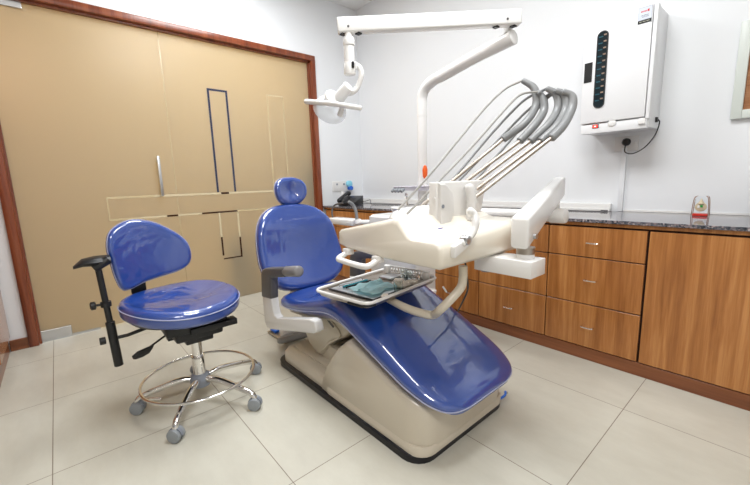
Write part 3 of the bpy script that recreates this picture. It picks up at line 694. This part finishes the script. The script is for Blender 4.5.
# ---------------- operating lamp
lp = empty('operating_lamp', (PX, PYp, 1.536), 'white dental operating lamp on a curved pole and long overhead arm', 'lamp')
E1 = at(514, 37, 1, 1.93)
bm = nb(); tube(bm, smoothpath([(PX, PYp, 1.537), (PX, PYp, 1.60), (PX+.004, PYp, 1.655), (PX+.035, PYp, 1.705), (PX+.10, PYp, 1.738), (PX+.2, PYp, 1.757), (PX+.42, PYp-.01, 1.797), tuple(E1)], 8), lambda s: .0335+.006*max(0, s-.3), 22, round_end=.15); obj('curved_pole', bm, M_white, lp)
J = E1+Vector((-.035, 0, .045))
bm = nb(); cyl(bm, J-Vector((0, 0, .015)), J+Vector((0, 0, .02)), .022, 16); cyl(bm, J+Vector((0, 0, .02)), J+Vector((0, 0, .09)), .016, 16); obj('swivel_joint', bm, M_white, lp)
T0 = at(520, 18, 1, 1.93); T1 = at(337.5, 26.5, 1, 1.20)
d = (T1-T0).normalized(); side = d.cross(Vector((0, 0, 1))).normalized(); upv = side.cross(d)
def beam(bm, A, Bq, hw, hh, bev):
    dd = (Bq-A).normalized(); s = dd.cross(Vector((0, 0, 1))).normalized(); u = s.cross(dd)
    return prism(bm, [A+s*hw+u*hh, A-s*hw+u*hh, A-s*hw-u*hh, A+s*hw-u*hh], Bq-A, bev, 3)
bm = nb(); beam(bm, T0, T1, .028, .036, .008); ar = obj('overhead_arm', bm, M_white, lp)
bm = nb()
for q in (T0+d*.03, T0+d*.13, T1-d*.04, T1-d*.12):
    pass
for q in (T0+d*.075, T1-d*.055): cyl(bm, q+side*.026-upv*.012, q+side*.030-upv*.012, .006, 12); cyl(bm, q-side*.026-upv*.012, q-side*.030-upv*.012, .006, 12)
obj('arm_screws', bm, M_grey, ar)
bm = nb()
for q in (T0+d*.035, T0+d*.125, T1-d*.025, T1-d*.105): box(bm, q-upv*.036-Vector((.013, .013, .006)), q-upv*.036+Vector((.013, .013, .008)))
obj('arm_slots', bm, M_black, ar, False)
H0 = at(348.5, 36, 1, 1.24)
H1 = at(350, 75, 1, 1.24)
bm = nb(); cyl(bm, H0+Vector((0, 0, .05)), (H0.x, H0.y, H0.z-.01), .020, 18); cyl(bm, (H0.x, H0.y, H0.z-.01), (H0.x+.003, H0.y, H0.z-.05), .030, 22, bev=.004); cyl(bm, (H0.x, H0.y, H0.z-.05), (H0.x, H0.y, H0.z-.135), .0275, 22, r2=.0265)
hang = obj('hanger', bm, M_white, lp)
HB = Vector((H0.x, H0.y, H1.z))
bm = nb(); cyl(bm, (H0.x, H0.y, H0.z-.130), HB, .030, 22, bev=.005); box(bm, HB+Vector((.02, .012, .025)), HB+Vector((.036, .024, .055))); obj('hanger_joint', bm, M_white, hang)
bm = box(nb(), HB+RT*.018-FW*.028+Vector((-.006, -.006, .022)), HB+RT*.018-FW*.028+Vector((.006, .006, .052)), .002); obj('joint_stop', bm, M_black, hang)
bm = nb(); tube(bm, smoothpath([at(355, 64, 1, 1.27), at(360, 68, 1, 1.27), at(361.5, 75, 1, 1.27), at(358, 86, 1, 1.26), at(353, 92, 1, 1.24), at(345, 94, 1, 1.22)], 6), .0135, 12, round_end=.5); obj('swan_neck', bm, M_white, lp)
K0 = at(349, 86, 1, 1.21); K1 = at(338, 99, 1, 1.19)
bm = nb(); cyl(bm, K0, K1, .030, 22, bev=.004); obj('head_pivot', bm, M_white, lp)
dc = at(331, 107, 1, 1.17)
dn = Vector((-.85, .25, -.5)).normalized()
bm = nb(); lathe(bm, dc-dn*.03, dn, [(0, .015), (.004, .04), (.015, .068), (.035, .085), (.055, .090), (.057, .087), (.037, .081), (.018, .062), (.008, .01)], 32); hd2 = obj('reflector', bm, mat('reflector_glass', (.9, .92, .95), .08, trans=.65, ior=1.2), lp)
bm = nb(); lathe(bm, dc-dn*.05+Vector((0, 0, .03)), dn, [(0, .02), (.01, .038), (.025, .04), (.03, .03)], 24); obj('head_cap', bm, M_white, hd2)
bm = nb(); cyl(bm, at(344, 103, 1, 1.16), at(339.5, 116, 1, 1.16), .014, 14, bev=.003); cyl(bm, dc-dn*.02, dc+dn*.03, .022, 14, bev=.003); obj('lamp_socket', bm, M_white2, hd2)
bm = nb(); tube(bm, smoothpath([at(306, 101.5, 1, 1.10), at(318, 102.5, 1, 1.10), at(335, 104, 1, 1.12), at(350, 106.5, 1, 1.15), at(360.5, 108, 1, 1.18)], 5), lambda s: .0135 if s < .55 else .0125, 14, round_end=.6); obj('grab_handle', bm, M_white, lp)

# ================================================================== DELIVERY UNIT
du = empty('delivery_unit', (-1.05, 1.22, .80), 'white dentist delivery head with five whip arms hovering over the chair', 'dental unit')
yA, yB2 = .952, 1.50
fr = [(-1.368, .822), (-1.367, .880), (-1.352, .892), (-1.05, .951), (-1.00, .962), (-.975, .958), (-.925, .897), (-.905, .890), (-.800, .888), (-.778, .880), (-.768, .862), (-.767, .812), (-.785, .793), (-1.07, .795), (-1.31, .810)]
def body_ring(y, ins, lift):
    cxx, czz = -1.05, .86; r = []
    for x, z in fr:
        zz = z+(lift if z > .85 and x > -.95 else 0)
        r.append((cxx+(x-cxx)*(1-ins/.29), y, czz+(zz-czz)*(1-ins/.06)))
    return r
bm = loft(nb(), [body_ring(yA, .014, 0), body_ring(yA+.004, .006, 0), body_ring(yA+.014, 0, .002), body_ring(1.1, 0, .012), body_ring(1.35, 0, .03), body_ring(yB2-.014, 0, .04), body_ring(yB2, .012, .04)]); hs = obj('housing', bm, M_white_bounce, du, angle=50)
# side bar handle on the near left
bm = nb(); tube(bm, smoothpath([(-1.30, .965, .800), (-1.305, .94, .785), (-1.305, .915, .776), (-1.29, .897, .773), (-1.26, .890, .772), (-1.16, .890, .768), (-1.125, .892, .767), (-1.10, .90, .768), (-1.095, .925, .775), (-1.095, .96, .79)], 5), .0125, 14, round_end=.3); obj('grab_handle', bm, M_white, du)
for p in ((-1.30, .95, .790), (-1.10, .95, .782)): obj('handle_mount', box(nb(), Vector(p)-Vector((.016, .012, .008)), Vector(p)+Vector((.016, .03, .022)), .004), M_white, du)
# corner bracket & handle on right
xr = -.752
bm = nb(); prism(bm, [at(450, 258, 0, -.766), at(450, 246, 0, -.766), at(459, 240, 0, -.766), at(467, 237, 0, -.766), at(466, 244, 0, -.766)], (.022, 0, 0), .004); obj('corner_bracket', bm, M_white, du)
bm = nb(); tube(bm, smoothpath([at(462, 243, 0, xr), at(468, 238, 0, xr), at(473.5, 230, 0, xr), at(475.5, 222, 0, xr), at(474, 215, 0, xr-.01), at(470, 211, 0, xr-.02)], 6), .015, 14, round_end=.8); sh = obj('side_handle', bm, M_white, du)
bm = nb(); a = at(464.5, 240, 0, xr); cyl(bm, a+Vector((-.012, 0, 0)), a+Vector((.02, 0, .0)), .017, 16, bev=.003); obj('handle_ring', bm, M_alu, sh)
# viewer panel standing on the housing
vA = at(437, 228, 0, -.955)
mz0, mz1 = .912, 1.092
bm = nb()
prism(bm, [(-.955, 1.155, mz0), (-.955, 1.45, mz0+.012), (-.950, 1.475, mz0+.05), (-.948, 1.508, mz1+.002), (-.948, 1.150, mz1)], (-.043, 0, 0), .006, 3)
mv = obj('viewer_panel', bm, M_white, du)
def dring(x, s):
    p = []
    for z, y in ((mz0+.004, 1.16), (mz0+.004, 1.225), (mz0+.05, 1.248), (mz0+.09, 1.25), (mz0+.135, 1.238), (mz1-.008, 1.195), (mz1-.006, 1.156)): p.append((x, 1.16+(y-1.16)*s, mz0+.09+(z-mz0-.09)*s))
    return p
bm = loft(nb(), [dring(-.955, 1), dring(-.938, .98), dring(-.934, .93)]); obj('panel_bezel', bm, M_white2, mv)
bm = nb(); a = at(443, 206.5, 0, -.933); cyl(bm, a, a+Vector((.002, 0, 0)), .008, 12); obj('panel_badge', bm, M_hub, mv)
bm = nb(); tube(bm, smoothpath([at(470.5, 218, 0, -.92), at(471.5, 205, 0, -.915), at(471, 195, 0, -.915), at(469, 187, 0, -.92)], 6), .021, 14, round_end=.7); obj('panel_handle', bm, M_white2, mv)
bm = nb(); a = at(434.5, 199, 1, 1.149); cyl(bm, a, a-Vector((0, .006, 0)), .008, 12); obj('panel_button', bm, M_white2, mv)
bm = loft(nb(), [rrect(-1.015, -.915, 1.11, 1.27, .03, .885), rrect(-1.015, -.915, 1.11, 1.27, .03, .9085), rrect(-1.01, -.92, 1.115, 1.265, .028, .9115)]); obj('purple_pad', bm, M_purple, du)
# holder lump at left rear of housing
bm = nb(); loft(bm, [rrect(-1.24, -1.02, 1.12, 1.42, .07, .88), rrect(-1.24, -1.02, 1.12, 1.42, .07, .94), rrect(-1.23, -1.03, 1.14, 1.41, .06, .962), rrect(-1.20, -1.06, 1.18, 1.38, .05, .978), rrect(-1.16, -1.10, 1.22, 1.34, .02, .984)]); obj('holder_block', bm, M_white, du)
# whips
rod_base = [(412, 214), (421, 214.5), (431, 215), (441, 215.5), (451, 216)]
rod_end = [(503.5, 139), (520, 141), (530.5, 141), (541, 141), (551.5, 138)]
apex = [((524, 124), (534.5, 109), (536.5, 97), (533, 87), (522.5, 80.5)),
        ((534, 126), (543, 113), (544, 103), (541, 96), (538, 92)),
        ((547, 126), (556, 113), (558.5, 102), (555.5, 93.5), (547, 88.5)),
        ((556, 127), (564.5, 113), (566.5, 102), (564, 94), (556, 90.5)),
        ((563, 126), (571, 111), (573, 101), (570.5, 95), (563, 91.5))]
cab = [((505, 89), (486, 107), (460, 138), (432, 172), (398, 210)),
       ((522, 94), (508, 106), (478, 140), (446, 174), (407, 214)),
       ((540, 92), (522, 102), (494, 131), (465, 165), (438, 196)),
       ((545, 97), (528, 110), (505, 133), (475, 164), (440, 200)),
       ((550, 96), (535, 112), (515, 135), (488, 166), (455, 205))]
for i in range(5):
    yb, ye = 1.31, 1.66
    A = at(*rod_base[i], 1, yb+.0); Bp = at(*rod_end[i], 1, ye)
    bm = nb(); tube(bm, [A, Bp+(Bp-A).normalized()*.02], .0085, 12); r_ = obj('whip_arm', bm, M_steel, du)
    bm = nb(); ys = (1.72, 1.79, 1.81, 1.81, 1.79)
    P = [Bp]+[at(*q, 1, yy) for q, yy in zip(apex[i], ys)]
    tube(bm, smoothpath(P, 7), lambda s: .0185 if s < .7 else .0185-.006*(s-.7)/.3, 14, round_end=.3); obj('rubber_sleeve', bm, M_hose, r_)
    bm = nb(); yc = (1.72, 1.62, 1.45, 1.27, 1.12)
    yc = yc if i < 2 else (1.83, 1.84, 1.82, 1.68, 1.46)
    P = [at(*apex[i][-1], 1, 1.79)]+[at(*q, 1, yy) for q, yy in zip(cab[i], yc)]
    tube(bm, smoothpath(P, 7), .0052 if i < 2 else .0065, 10); obj('instrument_hose', bm, M_hose if i > 1 else mat('pale_hose', (.36, .35, .33), .35), r_)
# parallel balance arm
c1 = [(-.690, 1.30, .835), (-.617, 1.30, .835), (-.617, 1.30, .955), (-.690, 1.30, .955)]
f1 = at(549, 177, 1, 2.05); f2 = at(561, 180, 1, 2.05)
AX0, AX1 = -.872, -.812
rings = []
def aring(y, x0, x1, z0, z1, i=0): return [(x0+i, y, z0+i), (x1-i, y, z0+i), (x1-i, y, z1-i), (x0+i, y, z1-i)]
bm = nb()
vs0 = aring(1.285, -.704, -.632, .832, .955); vs1 = aring(2.04, -.873, -.812, .995, 1.098)
vv = [bm.verts.new(p) for p in vs0]+[bm.verts.new(p) for p in vs1]
for f in ((3, 2, 1, 0), (4, 5, 6, 7), (0, 1, 5, 4), (1, 2, 6, 5), (2, 3, 7, 6), (3, 0, 4, 7)): bm.faces.new([vv[k_] for k_ in f])
bmesh.ops.bevel(bm, geom=bm.edges[:], offset=.014, segments=4, profile=.5, affect='EDGES'); ba = obj('balance_arm', bm, M_white, du)
obj('arm_pin', cyl(nb(), (-.636, 1.335, .88), (-.624, 1.335, .88), .010, 14), M_alu, ba); obj('arm_pin', cyl(nb(), (-.818, 1.97, 1.045), (-.807, 1.97, 1.045), .010, 14), M_alu, ba)
bm = nb(); cyl(bm, (-.668, 1.34, .79), (-.668, 1.34, .83), .033, 22); co = obj('column_joint', bm, M_white, du)
bm = nb(); cyl(bm, (-.668, 1.34, .81), (-.668, 1.34, .835), .0345, 22); obj('joint_ring', bm, M_steel, co)
a = at(478, 266, 1, 1.28); 
bm = nb(); prism(bm, [(-.855, 1.275, .728), (-.612, 1.275, .728), (-.612, 1.275, .792), (-.855, 1.275, .792)], (0, .115, 0), .003, 2); obj('lower_arm', bm, M_white, du)
bm = nb(); cyl(bm, (-.83, 1.33, .715), (-.83, 1.33, .80), .024, 18); obj('arm_swivel', bm, M_hub, du)
# fixed horizontal tube from the rinse unit
bm = nb(); tube(bm, [(-1.70, 1.96, .885), (-.80, 1.98, .893)], .032, 20, round_end=.2); obj('support_arm', bm, M_white, ru)
bm = nb(); cyl(bm, (-.845, 1.98, .915), (-.845, 1.98, 1.03), .030, 18); obj('support_swivel', bm, M_white, ru)
bm = nb(); cyl(bm, (-.86, 1.98, .893), (-.775, 1.98, .896), .040, 22, bev=.010); obj('support_end_cap', bm, M_white, ru)
# tray arm
bm = nb(); P = [(-1.27, 1.13, .556), at(405, 307.5, 2, .556), at(425, 314, 2, .55), at(434, 314.5, 2, .555), at(441, 309, 1, 1.08), at(453, 297, 1, 1.12), at(461, 287, 1, 1.16), at(463, 278, 1, 1.17), (at(463, 266, 1, 1.17))]
tube(bm, smoothpath(P, 7), .0175, 14); ta = obj('tray_arm', bm, M_cream, du)
bm = nb(); box(bm, at(440, 291, 1, 1.1), at(440, 291, 1, 1.1)+Vector((.01, .01, .01)));
bm.clear(); q = at(446.5, 292, 1, 1.10); cyl(bm, q, q+Vector((-.01, -.01, .022)), .004, 8); obj('clamp_screw', bm, M_alu, ta)
# black cable down to the floor
bm = nb(); tube(bm, smoothpath([at(465, 262, 1, 1.40), at(467, 275, 1, 1.45), at(467.5, 290, 1, 1.55), at(462, 303, 1, 1.65), at(455.5, 317, 1, 1.80), at(455.5, 328, 1, 1.98), at(455, 334, 2, .006)], 6), .0048, 8); obj('supply_cable', bm, M_black, du)

# ================================================================== INSTRUMENT TRAY AND WHAT LIES ON IT
ZR = .60
k1, k2, k3, k4 = [at(*p, 2, ZR) for p in ((316, 290), (371, 306), (434, 277), (386, 269))]
tu = ((k2-k1)+(k3-k4)).normalized(); tv = Vector((-tu.y, tu.x, 0)); tcn = (k1+k2+k3+k4)/4
th_, tl_ = .178, .272
def tp(u, v, z=0): return tcn+tu*u+tv*v+Vector((0, 0, z))
def tring(hu, hv, r, z, n=5):
    return [tp(x, y, z) for x, y, _ in rrect(-hu, hu, -hv, hv, r, 0, n)]
tray = empty('instrument_tray', tcn-Vector((0, 0, .02)), 'white rimmed steel instrument tray held over the leg rest', 'tray')
bm = loft(nb(), [tring(th_*.9, tl_*.93, .03, -.024), tring(th_*.97, tl_*.98, .04, -.004), tring(th_, tl_, .045, 0.0), tring(th_*.93, tl_*.955, .038, -.001), tring(th_*.90, tl_*.935, .03, -.009)]); obj('pan', bm, M_steel, tray)
bm = nb(); tube(bm, tring(th_*.985, tl_*.985, .042, 0.002), .0075, 10, closed=True); obj('rim', bm, M_white, tray)
bm = nb(); tube(bm, [tp(th_*.98, -tl_*.98+.05, -.012), tp(th_*.8, -tl_*.98, -.014), tp(.06, -tl_*.99, -.012)], .006, 8); obj('edge_bumper', bm, M_black, tray)
ZB = -.0085
def bx(bm, u0, u1, v0, v1, z0, z1, bev=0):
    P = [tp(u0, v0, z0), tp(u1, v0, z0), tp(u1, v1, z0), tp(u0, v1, z0)]; return prism(bm, P, (0, 0, z1-z0), bev)
def thing1(name, bm, m, label, cat, group=None, **k):
    vs = [v.co.copy() for v in bm.verts]; c = sum(vs, Vector())/len(vs); c.z = min(v.z for v in vs)
    return tag(obj(name, bm, m, org=c, **k), label, cat, group)
bm = bx(nb(), -.15, .145, -.20, .03, ZB, ZB+.006, .002); pe = empty('inner_plate', tp(0, -.085, ZB), 'flat black rimmed plate lying on the left half of the tray', 'plate'); obj('rim', bm, M_black, pe)
bm = bx(nb(), -.142, .137, -.192, .022, ZB+.0061, ZB+.0068); obj('pale_liner', bm, M_alu, pe, False)
# folded mint napkin
bm = nb(); nu, nv = 14, 18; g = []
for i in range(nu+1):
    row = []
    for j in range(nv+1):
        u = -.055+.165*i/nu; v = -.165+.19*j/nv
        z = ZB+.0155+.003*math.sin(i*1.1+j*.3)+.002*math.sin(j*.9-i*.5)+(.010 if abs(i-7+j*.2) < 1 else 0)
        row.append(bm.verts.new(tp(u+.01*math.sin(j*.5), v, z)))
    g.append(row)
for i in range(nu):
    for j in range(nv): bm.faces.new((g[i][j], g[i+1][j], g[i+1][j+1], g[i][j+1]))
bmesh.ops.solidify(bm, geom=bm.faces[:], thickness=.0025)
thing1('folded_cloth', bm, M_mint, 'creased mint blue paper cloth lying on the black plate', 'cloth')
for k_, (u, lab, m) in enumerate(((-.098, 'slim teal handled instrument nearest the chair backrest on the tray', M_teal), (-.075, 'slim black handled instrument between teal one and cloth', M_black))):
    bm = nb(); cyl(bm, tp(u, -.15, ZB+.0118), tp(u+.01, .01, ZB+.0118), .0048, 10); o = empty('dental_probe', tp(u, -.06, ZB+.007), lab, 'instrument', 'slim instruments on the tray')
    obj('handle', bm, m, o); bm = nb(); tube(bm, [tp(u+.01, .01, ZB+.0118), tp(u+.012, .05, ZB+.0118), tp(u+.008, .058, ZB+.013)], .0015, 6); obj('tip', bm, M_steel, o)
bm = nb(); cyl(bm, tp(-.125, -.15, ZB+.0135), tp(-.115, .0, ZB+.0135), .006, 10); thing1('clear_tube', bm, M_acry, 'clear plastic tube lying along the far edge of the tray', 'tube')
def glass(u, v, h, r, lab):
    bm = nb(); lathe(bm, tp(u, v, ZB+.001), (0, 0, 1), [(0, r*.8), (.002, r*.84), (h, r), (h, r-.003), (.006, r*.8-.003), (.006, .001)], 20)
    thing1('glass_beaker', bm, M_glass, lab, 'beaker', 'little glass beakers on the tray')
glass(.148, -.03, .05, .022, 'small empty glass beaker on the near long edge of the tray, left one')
glass(.085, .135, .058, .022, 'small glass beaker on the tray right of the gauze, nearer one')
glass(.045, .150, .058, .022, 'small glass beaker behind the nearer one beside the gauze')
random.seed(3)
def lump(u, v, s, lab, i):
    bm = nb(); bmesh.ops.create_icosphere(bm, subdivisions=3, radius=1)
    for vv_ in bm.verts:
        n_ = vv_.co.normalized(); f = 1+.22*math.sin(n_.x*5+i)*math.sin(n_.y*6+i*2)+.1*math.sin(n_.z*9+i)
        vv_.co = tp(u, v, ZB+s*.62)+tu*n_.x*s*f*1.2+tv*n_.y*s*f*1.3+Vector((0, 0, n_.z*s*f*.55))
    mz = min(v_.co.z for v_ in bm.verts); dz = tcn.z+ZB+.0008-mz
    for v_ in bm.verts: v_.co.z += dz
    thing1('cotton_wad', bm, M_gauze, lab, 'cotton', 'cotton wads on the tray')
lump(.118, .04, .027, 'cream cotton wad right beside the left glass beaker', 1)
lump(.075, .068, .026, 'cream cotton wad behind the cloth in the tray middle', 2)
lump(.128, .10, .022, 'cream cotton wad by the near edge in front of the beakers', 5)
lump(.152, -.13, .014, 'white cotton wad at the near left end of the tray', 8)
# white wire rack at far end
rk = empty('comb_rack', tp(0, .225, ZB), 'white slotted rack along the far end of the tray', 'rack')
bm = nb(); bx(bm, -.13, .13, .222, .230, ZB+.001, ZB+.012, .001); bx(bm, -.13, .13, .222, .230, ZB+.038, ZB+.046, .001)
for j in range(13): u = -.115+j*.019; bx(bm, u, u+.005, .223, .229, ZB+.011, ZB+.039)
obj('slotted_bar', bm, M_white, rk, False)
for u in (-.132, .132):
    bm = nb(); cyl(bm, tp(u, .222, ZB+.001), tp(u, .222, ZB+.045), .019, 16, bev=.004); obj('end_post', bm, M_white, rk)
bm = bx(nb(), .02, .10, .175, .212, ZB+.001, ZB+.022, .003); thing1('clear_box', bm, M_acry, 'small clear plastic box in front of the white rack', 'box')
bm = bx(nb(), -.09, -.005, .10, .20, ZB+.001, ZB+.012, .003); thing1('grey_box', bm, M_alu, 'flat grey metal box on the far side of the tray', 'box')

# ================================================================== STOOL
SC = Vector((-1.955, .447, 0))
CAST = [(-2.048, .172), (-1.691, .263), (-1.67, .615), (-2.008, .764), (-2.245, .50)]
st = empty('operator_stool', SC, 'blue padded wheeled stool with backrest, chrome base and foot ring', 'stool')
for i, (kx, ky) in enumerate(CAST):
    e = Vector((kx, ky, 0))-SC; R_ = e.length; e = e/R_; f_ = R_/.295
    bm = nb(); tube(bm, smoothpath([SC+e*.03+Vector((0, 0, .118)), SC+e*.10*f_+Vector((0, 0, .125)), SC+e*.20*f_+Vector((0, 0, .105)), SC+e*.27*f_+Vector((0, 0, .085)), SC+e*.292*f_+Vector((0, 0, .068)), SC+e*.296*f_+Vector((0, 0, .048))], 6), lambda s: .0175-.005*s, 12, round_end=.3)
    lg = obj('leg', bm, M_chrome, st)
    s_ = Vector((-e.y, e.x, 0)); tw = math.radians((-35, -50, -42, -30, 20)[i]); wd = Vector((math.cos(tw), math.sin(tw), 0)); wc = SC+e*R_+Vector((0, 0, .0315))
    bm = nb()
    for sgn in (-1, 1): cyl(bm, wc+wd*sgn*.007, wc+wd*sgn*.024, .0312, 28, bev=.004)
    cr_ = obj('caster', bm, M_wheel, lg)
    bm = nb(); n_ = wd.cross(Vector((0, 0, 1)))
    ro = []
    for off in (-.0065, .0065):
        ro.append([wc+wd*off+n_*(.034*math.cos(q_*PI/10))+Vector((0, 0, .034*math.sin(q_*PI/10))) for q_ in range(11)]+[wc+wd*off+n_*-.02+Vector((0, 0, .0)), wc+wd*off+n_*.02+Vector((0, 0, .0))])
    loft(bm, ro); cyl(bm, wc+Vector((0, 0, .02)), wc+Vector((0, 0, .045)), .009, 12); obj('caster_fork', bm, M_hub, lg)
bm = nb(); lathe(bm, SC+Vector((0, 0, .078)), (0, 0, 1), [(0, .03), (.004, .045), (.035, .052), (.06, .046), (.07, .034), (.072, .02)], 28); obj('hub', bm, M_hub, st)
bm = nb(); cyl(bm, SC+Vector((0, 0, .145)), SC+Vector((0, 0, .24)), .030, 24); cyl(bm, SC+Vector((0, 0, .24)), SC+Vector((0, 0, .245)), .032, 24); cyl(bm, SC+Vector((0, 0, .24)), SC+Vector((0, 0, .43)), .025, 24); obj('gas_column', bm, M_chrome, st)
RZ = .138
bm = nb(); tube(bm, [SC+Vector((.266*math.cos(j*PI/32), .266*math.sin(j*PI/32), RZ)) for j in range(64)], .0075, 10, closed=True); rg = obj('foot_ring', bm, M_chrome, st)
for ang in (174, 30, 282): a = math.radians(ang); e = Vector((math.cos(a), math.sin(a), 0)); obj('ring_clamp', tube(nb(), [SC+e*.2+Vector((0, 0, .105)), SC+e*.262+Vector((0, 0, RZ-.004))], .006, 8), M_chrome, rg)
# seat cushion
sc0 = Vector((-2.015, .425, .478)); sU = Vector((math.cos(math.radians(12)), math.sin(math.radians(12)), 0)); sV = Vector((-sU.y, sU.x, 0))
so = []
for u, v in supe(.268, .262, 2.35, 56):
    w_ = 1+.06*(-u/.275); so.append((u, v*w_))
sSh = lambda u, v: .015*((v/.27)**2)-.02*math.exp(-((u+.02)/.14)**2-(v/.16)**2)-.015*max(0, u/.27)**2+.02*max(0, -u/.27)**2
bm = pillow(nb(), so, sc0, sU, sV, (0, 0, 1), .078, .030, sSh); ss = obj('seat_cushion', bm, M_blue2, st, angle=70)
bm = nb(); tube(bm, [sc0+sU*u*1.002+sV*v*1.002+Vector((0, 0, .050+sSh(u, v))) for u, v in so], .0028, 6, closed=True); obj('piping', bm, M_pipe, ss)
bm = loft(nb(), [[sc0+sU*u*s+sV*v*s+Vector((0, 0, z)) for u, v in so] for s, z in ((.90, .006), (.88, -.008), (.5, -.012))]); obj('seat_pan', bm, M_black, st)
bm = nb(); box(bm, (-2.14, .30, .41), (-1.84, .58, .472), .012); box(bm, (-2.07, .34, .365), (-1.86, .56, .42), .012); box(bm, (-2.0, .39, .33), (-1.90, .52, .38), .008); box(bm, (-2.04, .33, .34), (-2.0, .38, .38), .005); box(bm, (-2.30, .40, .40), (-2.0, .47, .425), .005); box(bm, (-1.88, .40, .405), (-1.82, .62, .435), .004); obj('tilt_mechanism', bm, M_black, st)
bm = nb(); tube(bm, [(-2.0, .37, .40), (-1.98, .30, .375), (-1.96, .235, .35)], .005, 8); lv = obj('height_lever', bm, M_black, st)
bm = nb(); prism(bm, [(-1.975, .245, .345), (-1.965, .255, .362), (-1.945, .19, .358), (-1.935, .165, .345), (-1.94, .17, .325), (-1.965, .20, .318), (-1.97, .23, .325)], (.012, .012, 0), .004); obj('paddle', bm, M_black, lv)
# backrest (faces +x)
bU = Vector((-.20, 1, 0)).normalized(); bV = Vector((-.10, 0, 1)); bV = (bV-bU*bV.dot(bU)).normalized(); bN = bU.cross(bV)
bc = Vector((-2.27, .345, .765))
bo = []
ctrl = [(-.195, -.03), (-.20, .06), (-.17, .135), (-.08, .178), (.02, .165), (.11, .11), (.175, .04), (.192, -.03), (.18, -.09), (.13, -.125), (.04, -.14), (-.05, -.152), (-.12, -.17), (-.165, -.165), (-.185, -.11)]
bo = [(p.x, p.y) for p in smoothpath([(a_, b_, 0) for a_, b_ in ctrl], 4, True)]
bs = lambda u, v: 1.1*u*u-.0
bm = pillow(nb(), bo, bc-bN*.035, bU, bV, bN, .062, .024, bs); sb_ = obj('backrest_cushion', bm, M_blue2, st, angle=70)
bm = nb(); tube(bm, [bc-bN*.035+bU*u*1.004+bV*v*1.004+bN*(.040+bs(u, v)) for u, v in bo], .0025, 6, closed=True); obj('piping', bm, M_pipe, sb_)
bm = nb(); box(bm, (-2.31, .24, .44), (-2.295, .31, .70), .003); box(bm, (-2.31, .24, .43), (-2.13, .31, .445), .003); obj('back_bracket', bm, M_black, st)
# side torso support: vertical rod, knobs, struts and black arm pad
XRd = -2.12
q0 = at(98.5, 270, 0, XRd); q1 = at(119, 365, 0, XRd); qm = at(110, 322, 0, XRd)
bm = nb(); tube(bm, [q0, qm], .0135, 14, round_end=.3); tube(bm, [qm, q1], .0195, 16, round_end=.15); rd = obj('support_rod', bm, M_black, st)
m1 = at(106, 304, 0, XRd)
bm = nb(); cyl(bm, m1-Vector((0, 0, .012)), m1+Vector((0, 0, .012)), .022, 16); k0 = at(93, 306, 0, XRd); cyl(bm, m1, k0, .006, 8); lathe(bm, k0+Vector((0, .012, 0)), (0, -1, 0), [(0, .012), (.004, .02), (.02, .02), (.024, .012)], 12); obj('clamp_knob', bm, M_black, rd)
m2 = at(111, 339, 0, XRd)
bm = nb(); cyl(bm, m2+Vector((0, -.045, 0)), m2+Vector((0, -.02, 0)), .018, 14, bev=.003); tube(bm, [m2, at(128, 335, 0, XRd), at(146, 328, 0, -2.08), (-2.03, .38, .42)], .009, 10); obj('side_strut', bm, M_black, rd)
tp0 = at(101, 262, 0, XRd)
bm = nb(); cyl(bm, q0+Vector((0, -.018, .01)), q0+Vector((.0, .045, .045)), .022, 16, bev=.004); obj('rod_joint', bm, M_black, rd)
pad = [at(110, 259, 0, -2.16), at(95, 261, 0, -2.15), at(82, 263, 0, -2.14), at(73, 268, 0, -2.12)]
bm = nb()
rr = []
for i_, p_ in enumerate(pad):
    hh = (.022, .024, .018, .006)[i_]; ww = (.05, .06, .05, .02)[i_]
    rr.append([p_+Vector((ww*math.cos(j*PI/6), 0, hh*math.sin(j*PI/6))) for j in range(12)])
loft(bm, rr); obj('arm_pad', bm, M_black, st)

# ================================================================== LIGHTS
def area(name, loc, size, power, col=(1, 1, 1), rot=(0, 0, 0), sy_=None):
    l = bpy.data.lights.new(name, 'AREA'); l.energy = power; l.color = col; l.size = size
    if sy_: l.shape = 'RECTANGLE'; l.size_y = sy_
    o = bpy.data.objects.new(name, l); COL.objects.link(o); o.location = loc; o.rotation_euler = rot; return o
area('ceiling_light_right', (-.75, 1.15, ZC-.02), .9, 56, (.96, .985, 1))
area('ceiling_light_left', (-2.5, 1.15, ZC-.02), .9, 51, (.96, .985, 1))
area('fill_light_front', (.7, -.5, ZC-.02), .8, 56, (1, .97, .94))  # unseen fill lamp, added to brighten the faces turned to the camera
def point(name, loc, power, col, r=.08):
    l = bpy.data.lights.new(name, 'POINT'); l.energy = power; l.color = col; l.shadow_soft_size = r
    o = bpy.data.objects.new(name, l); COL.objects.link(o); o.location = loc; return o
area('lobby_ceiling_light', (XL-1.1, .9, ZC-.1), .8, 48, (1, .90, .72))
point('lobby_lamp_far', (XL-.6, 1.8, 2.15), 9, (1, .84, .55)); point('lobby_lamp_near', (XL-.5, -.32, 1.95), 7, (1, .66, .36)); point('lobby_lamp_low', (XL-.8, .9, .35), 6, (1, .80, .52))
w = bpy.data.worlds.new('world'); C.world = w; w.use_nodes = True; w.node_tree.nodes['Background'].inputs[0].default_value = (1, 1, 1, 1); w.node_tree.nodes['Background'].inputs[1].default_value = .3
C.view_settings.view_transform = 'Standard'; C.view_settings.look = 'None'; C.view_settings.exposure = -0.16; C.view_settings.gamma = 1; C.view_settings.use_curve_mapping = False
C.cycles.use_denoising = True; C.cycles.max_bounces = 10; C.cycles.diffuse_bounces = 6
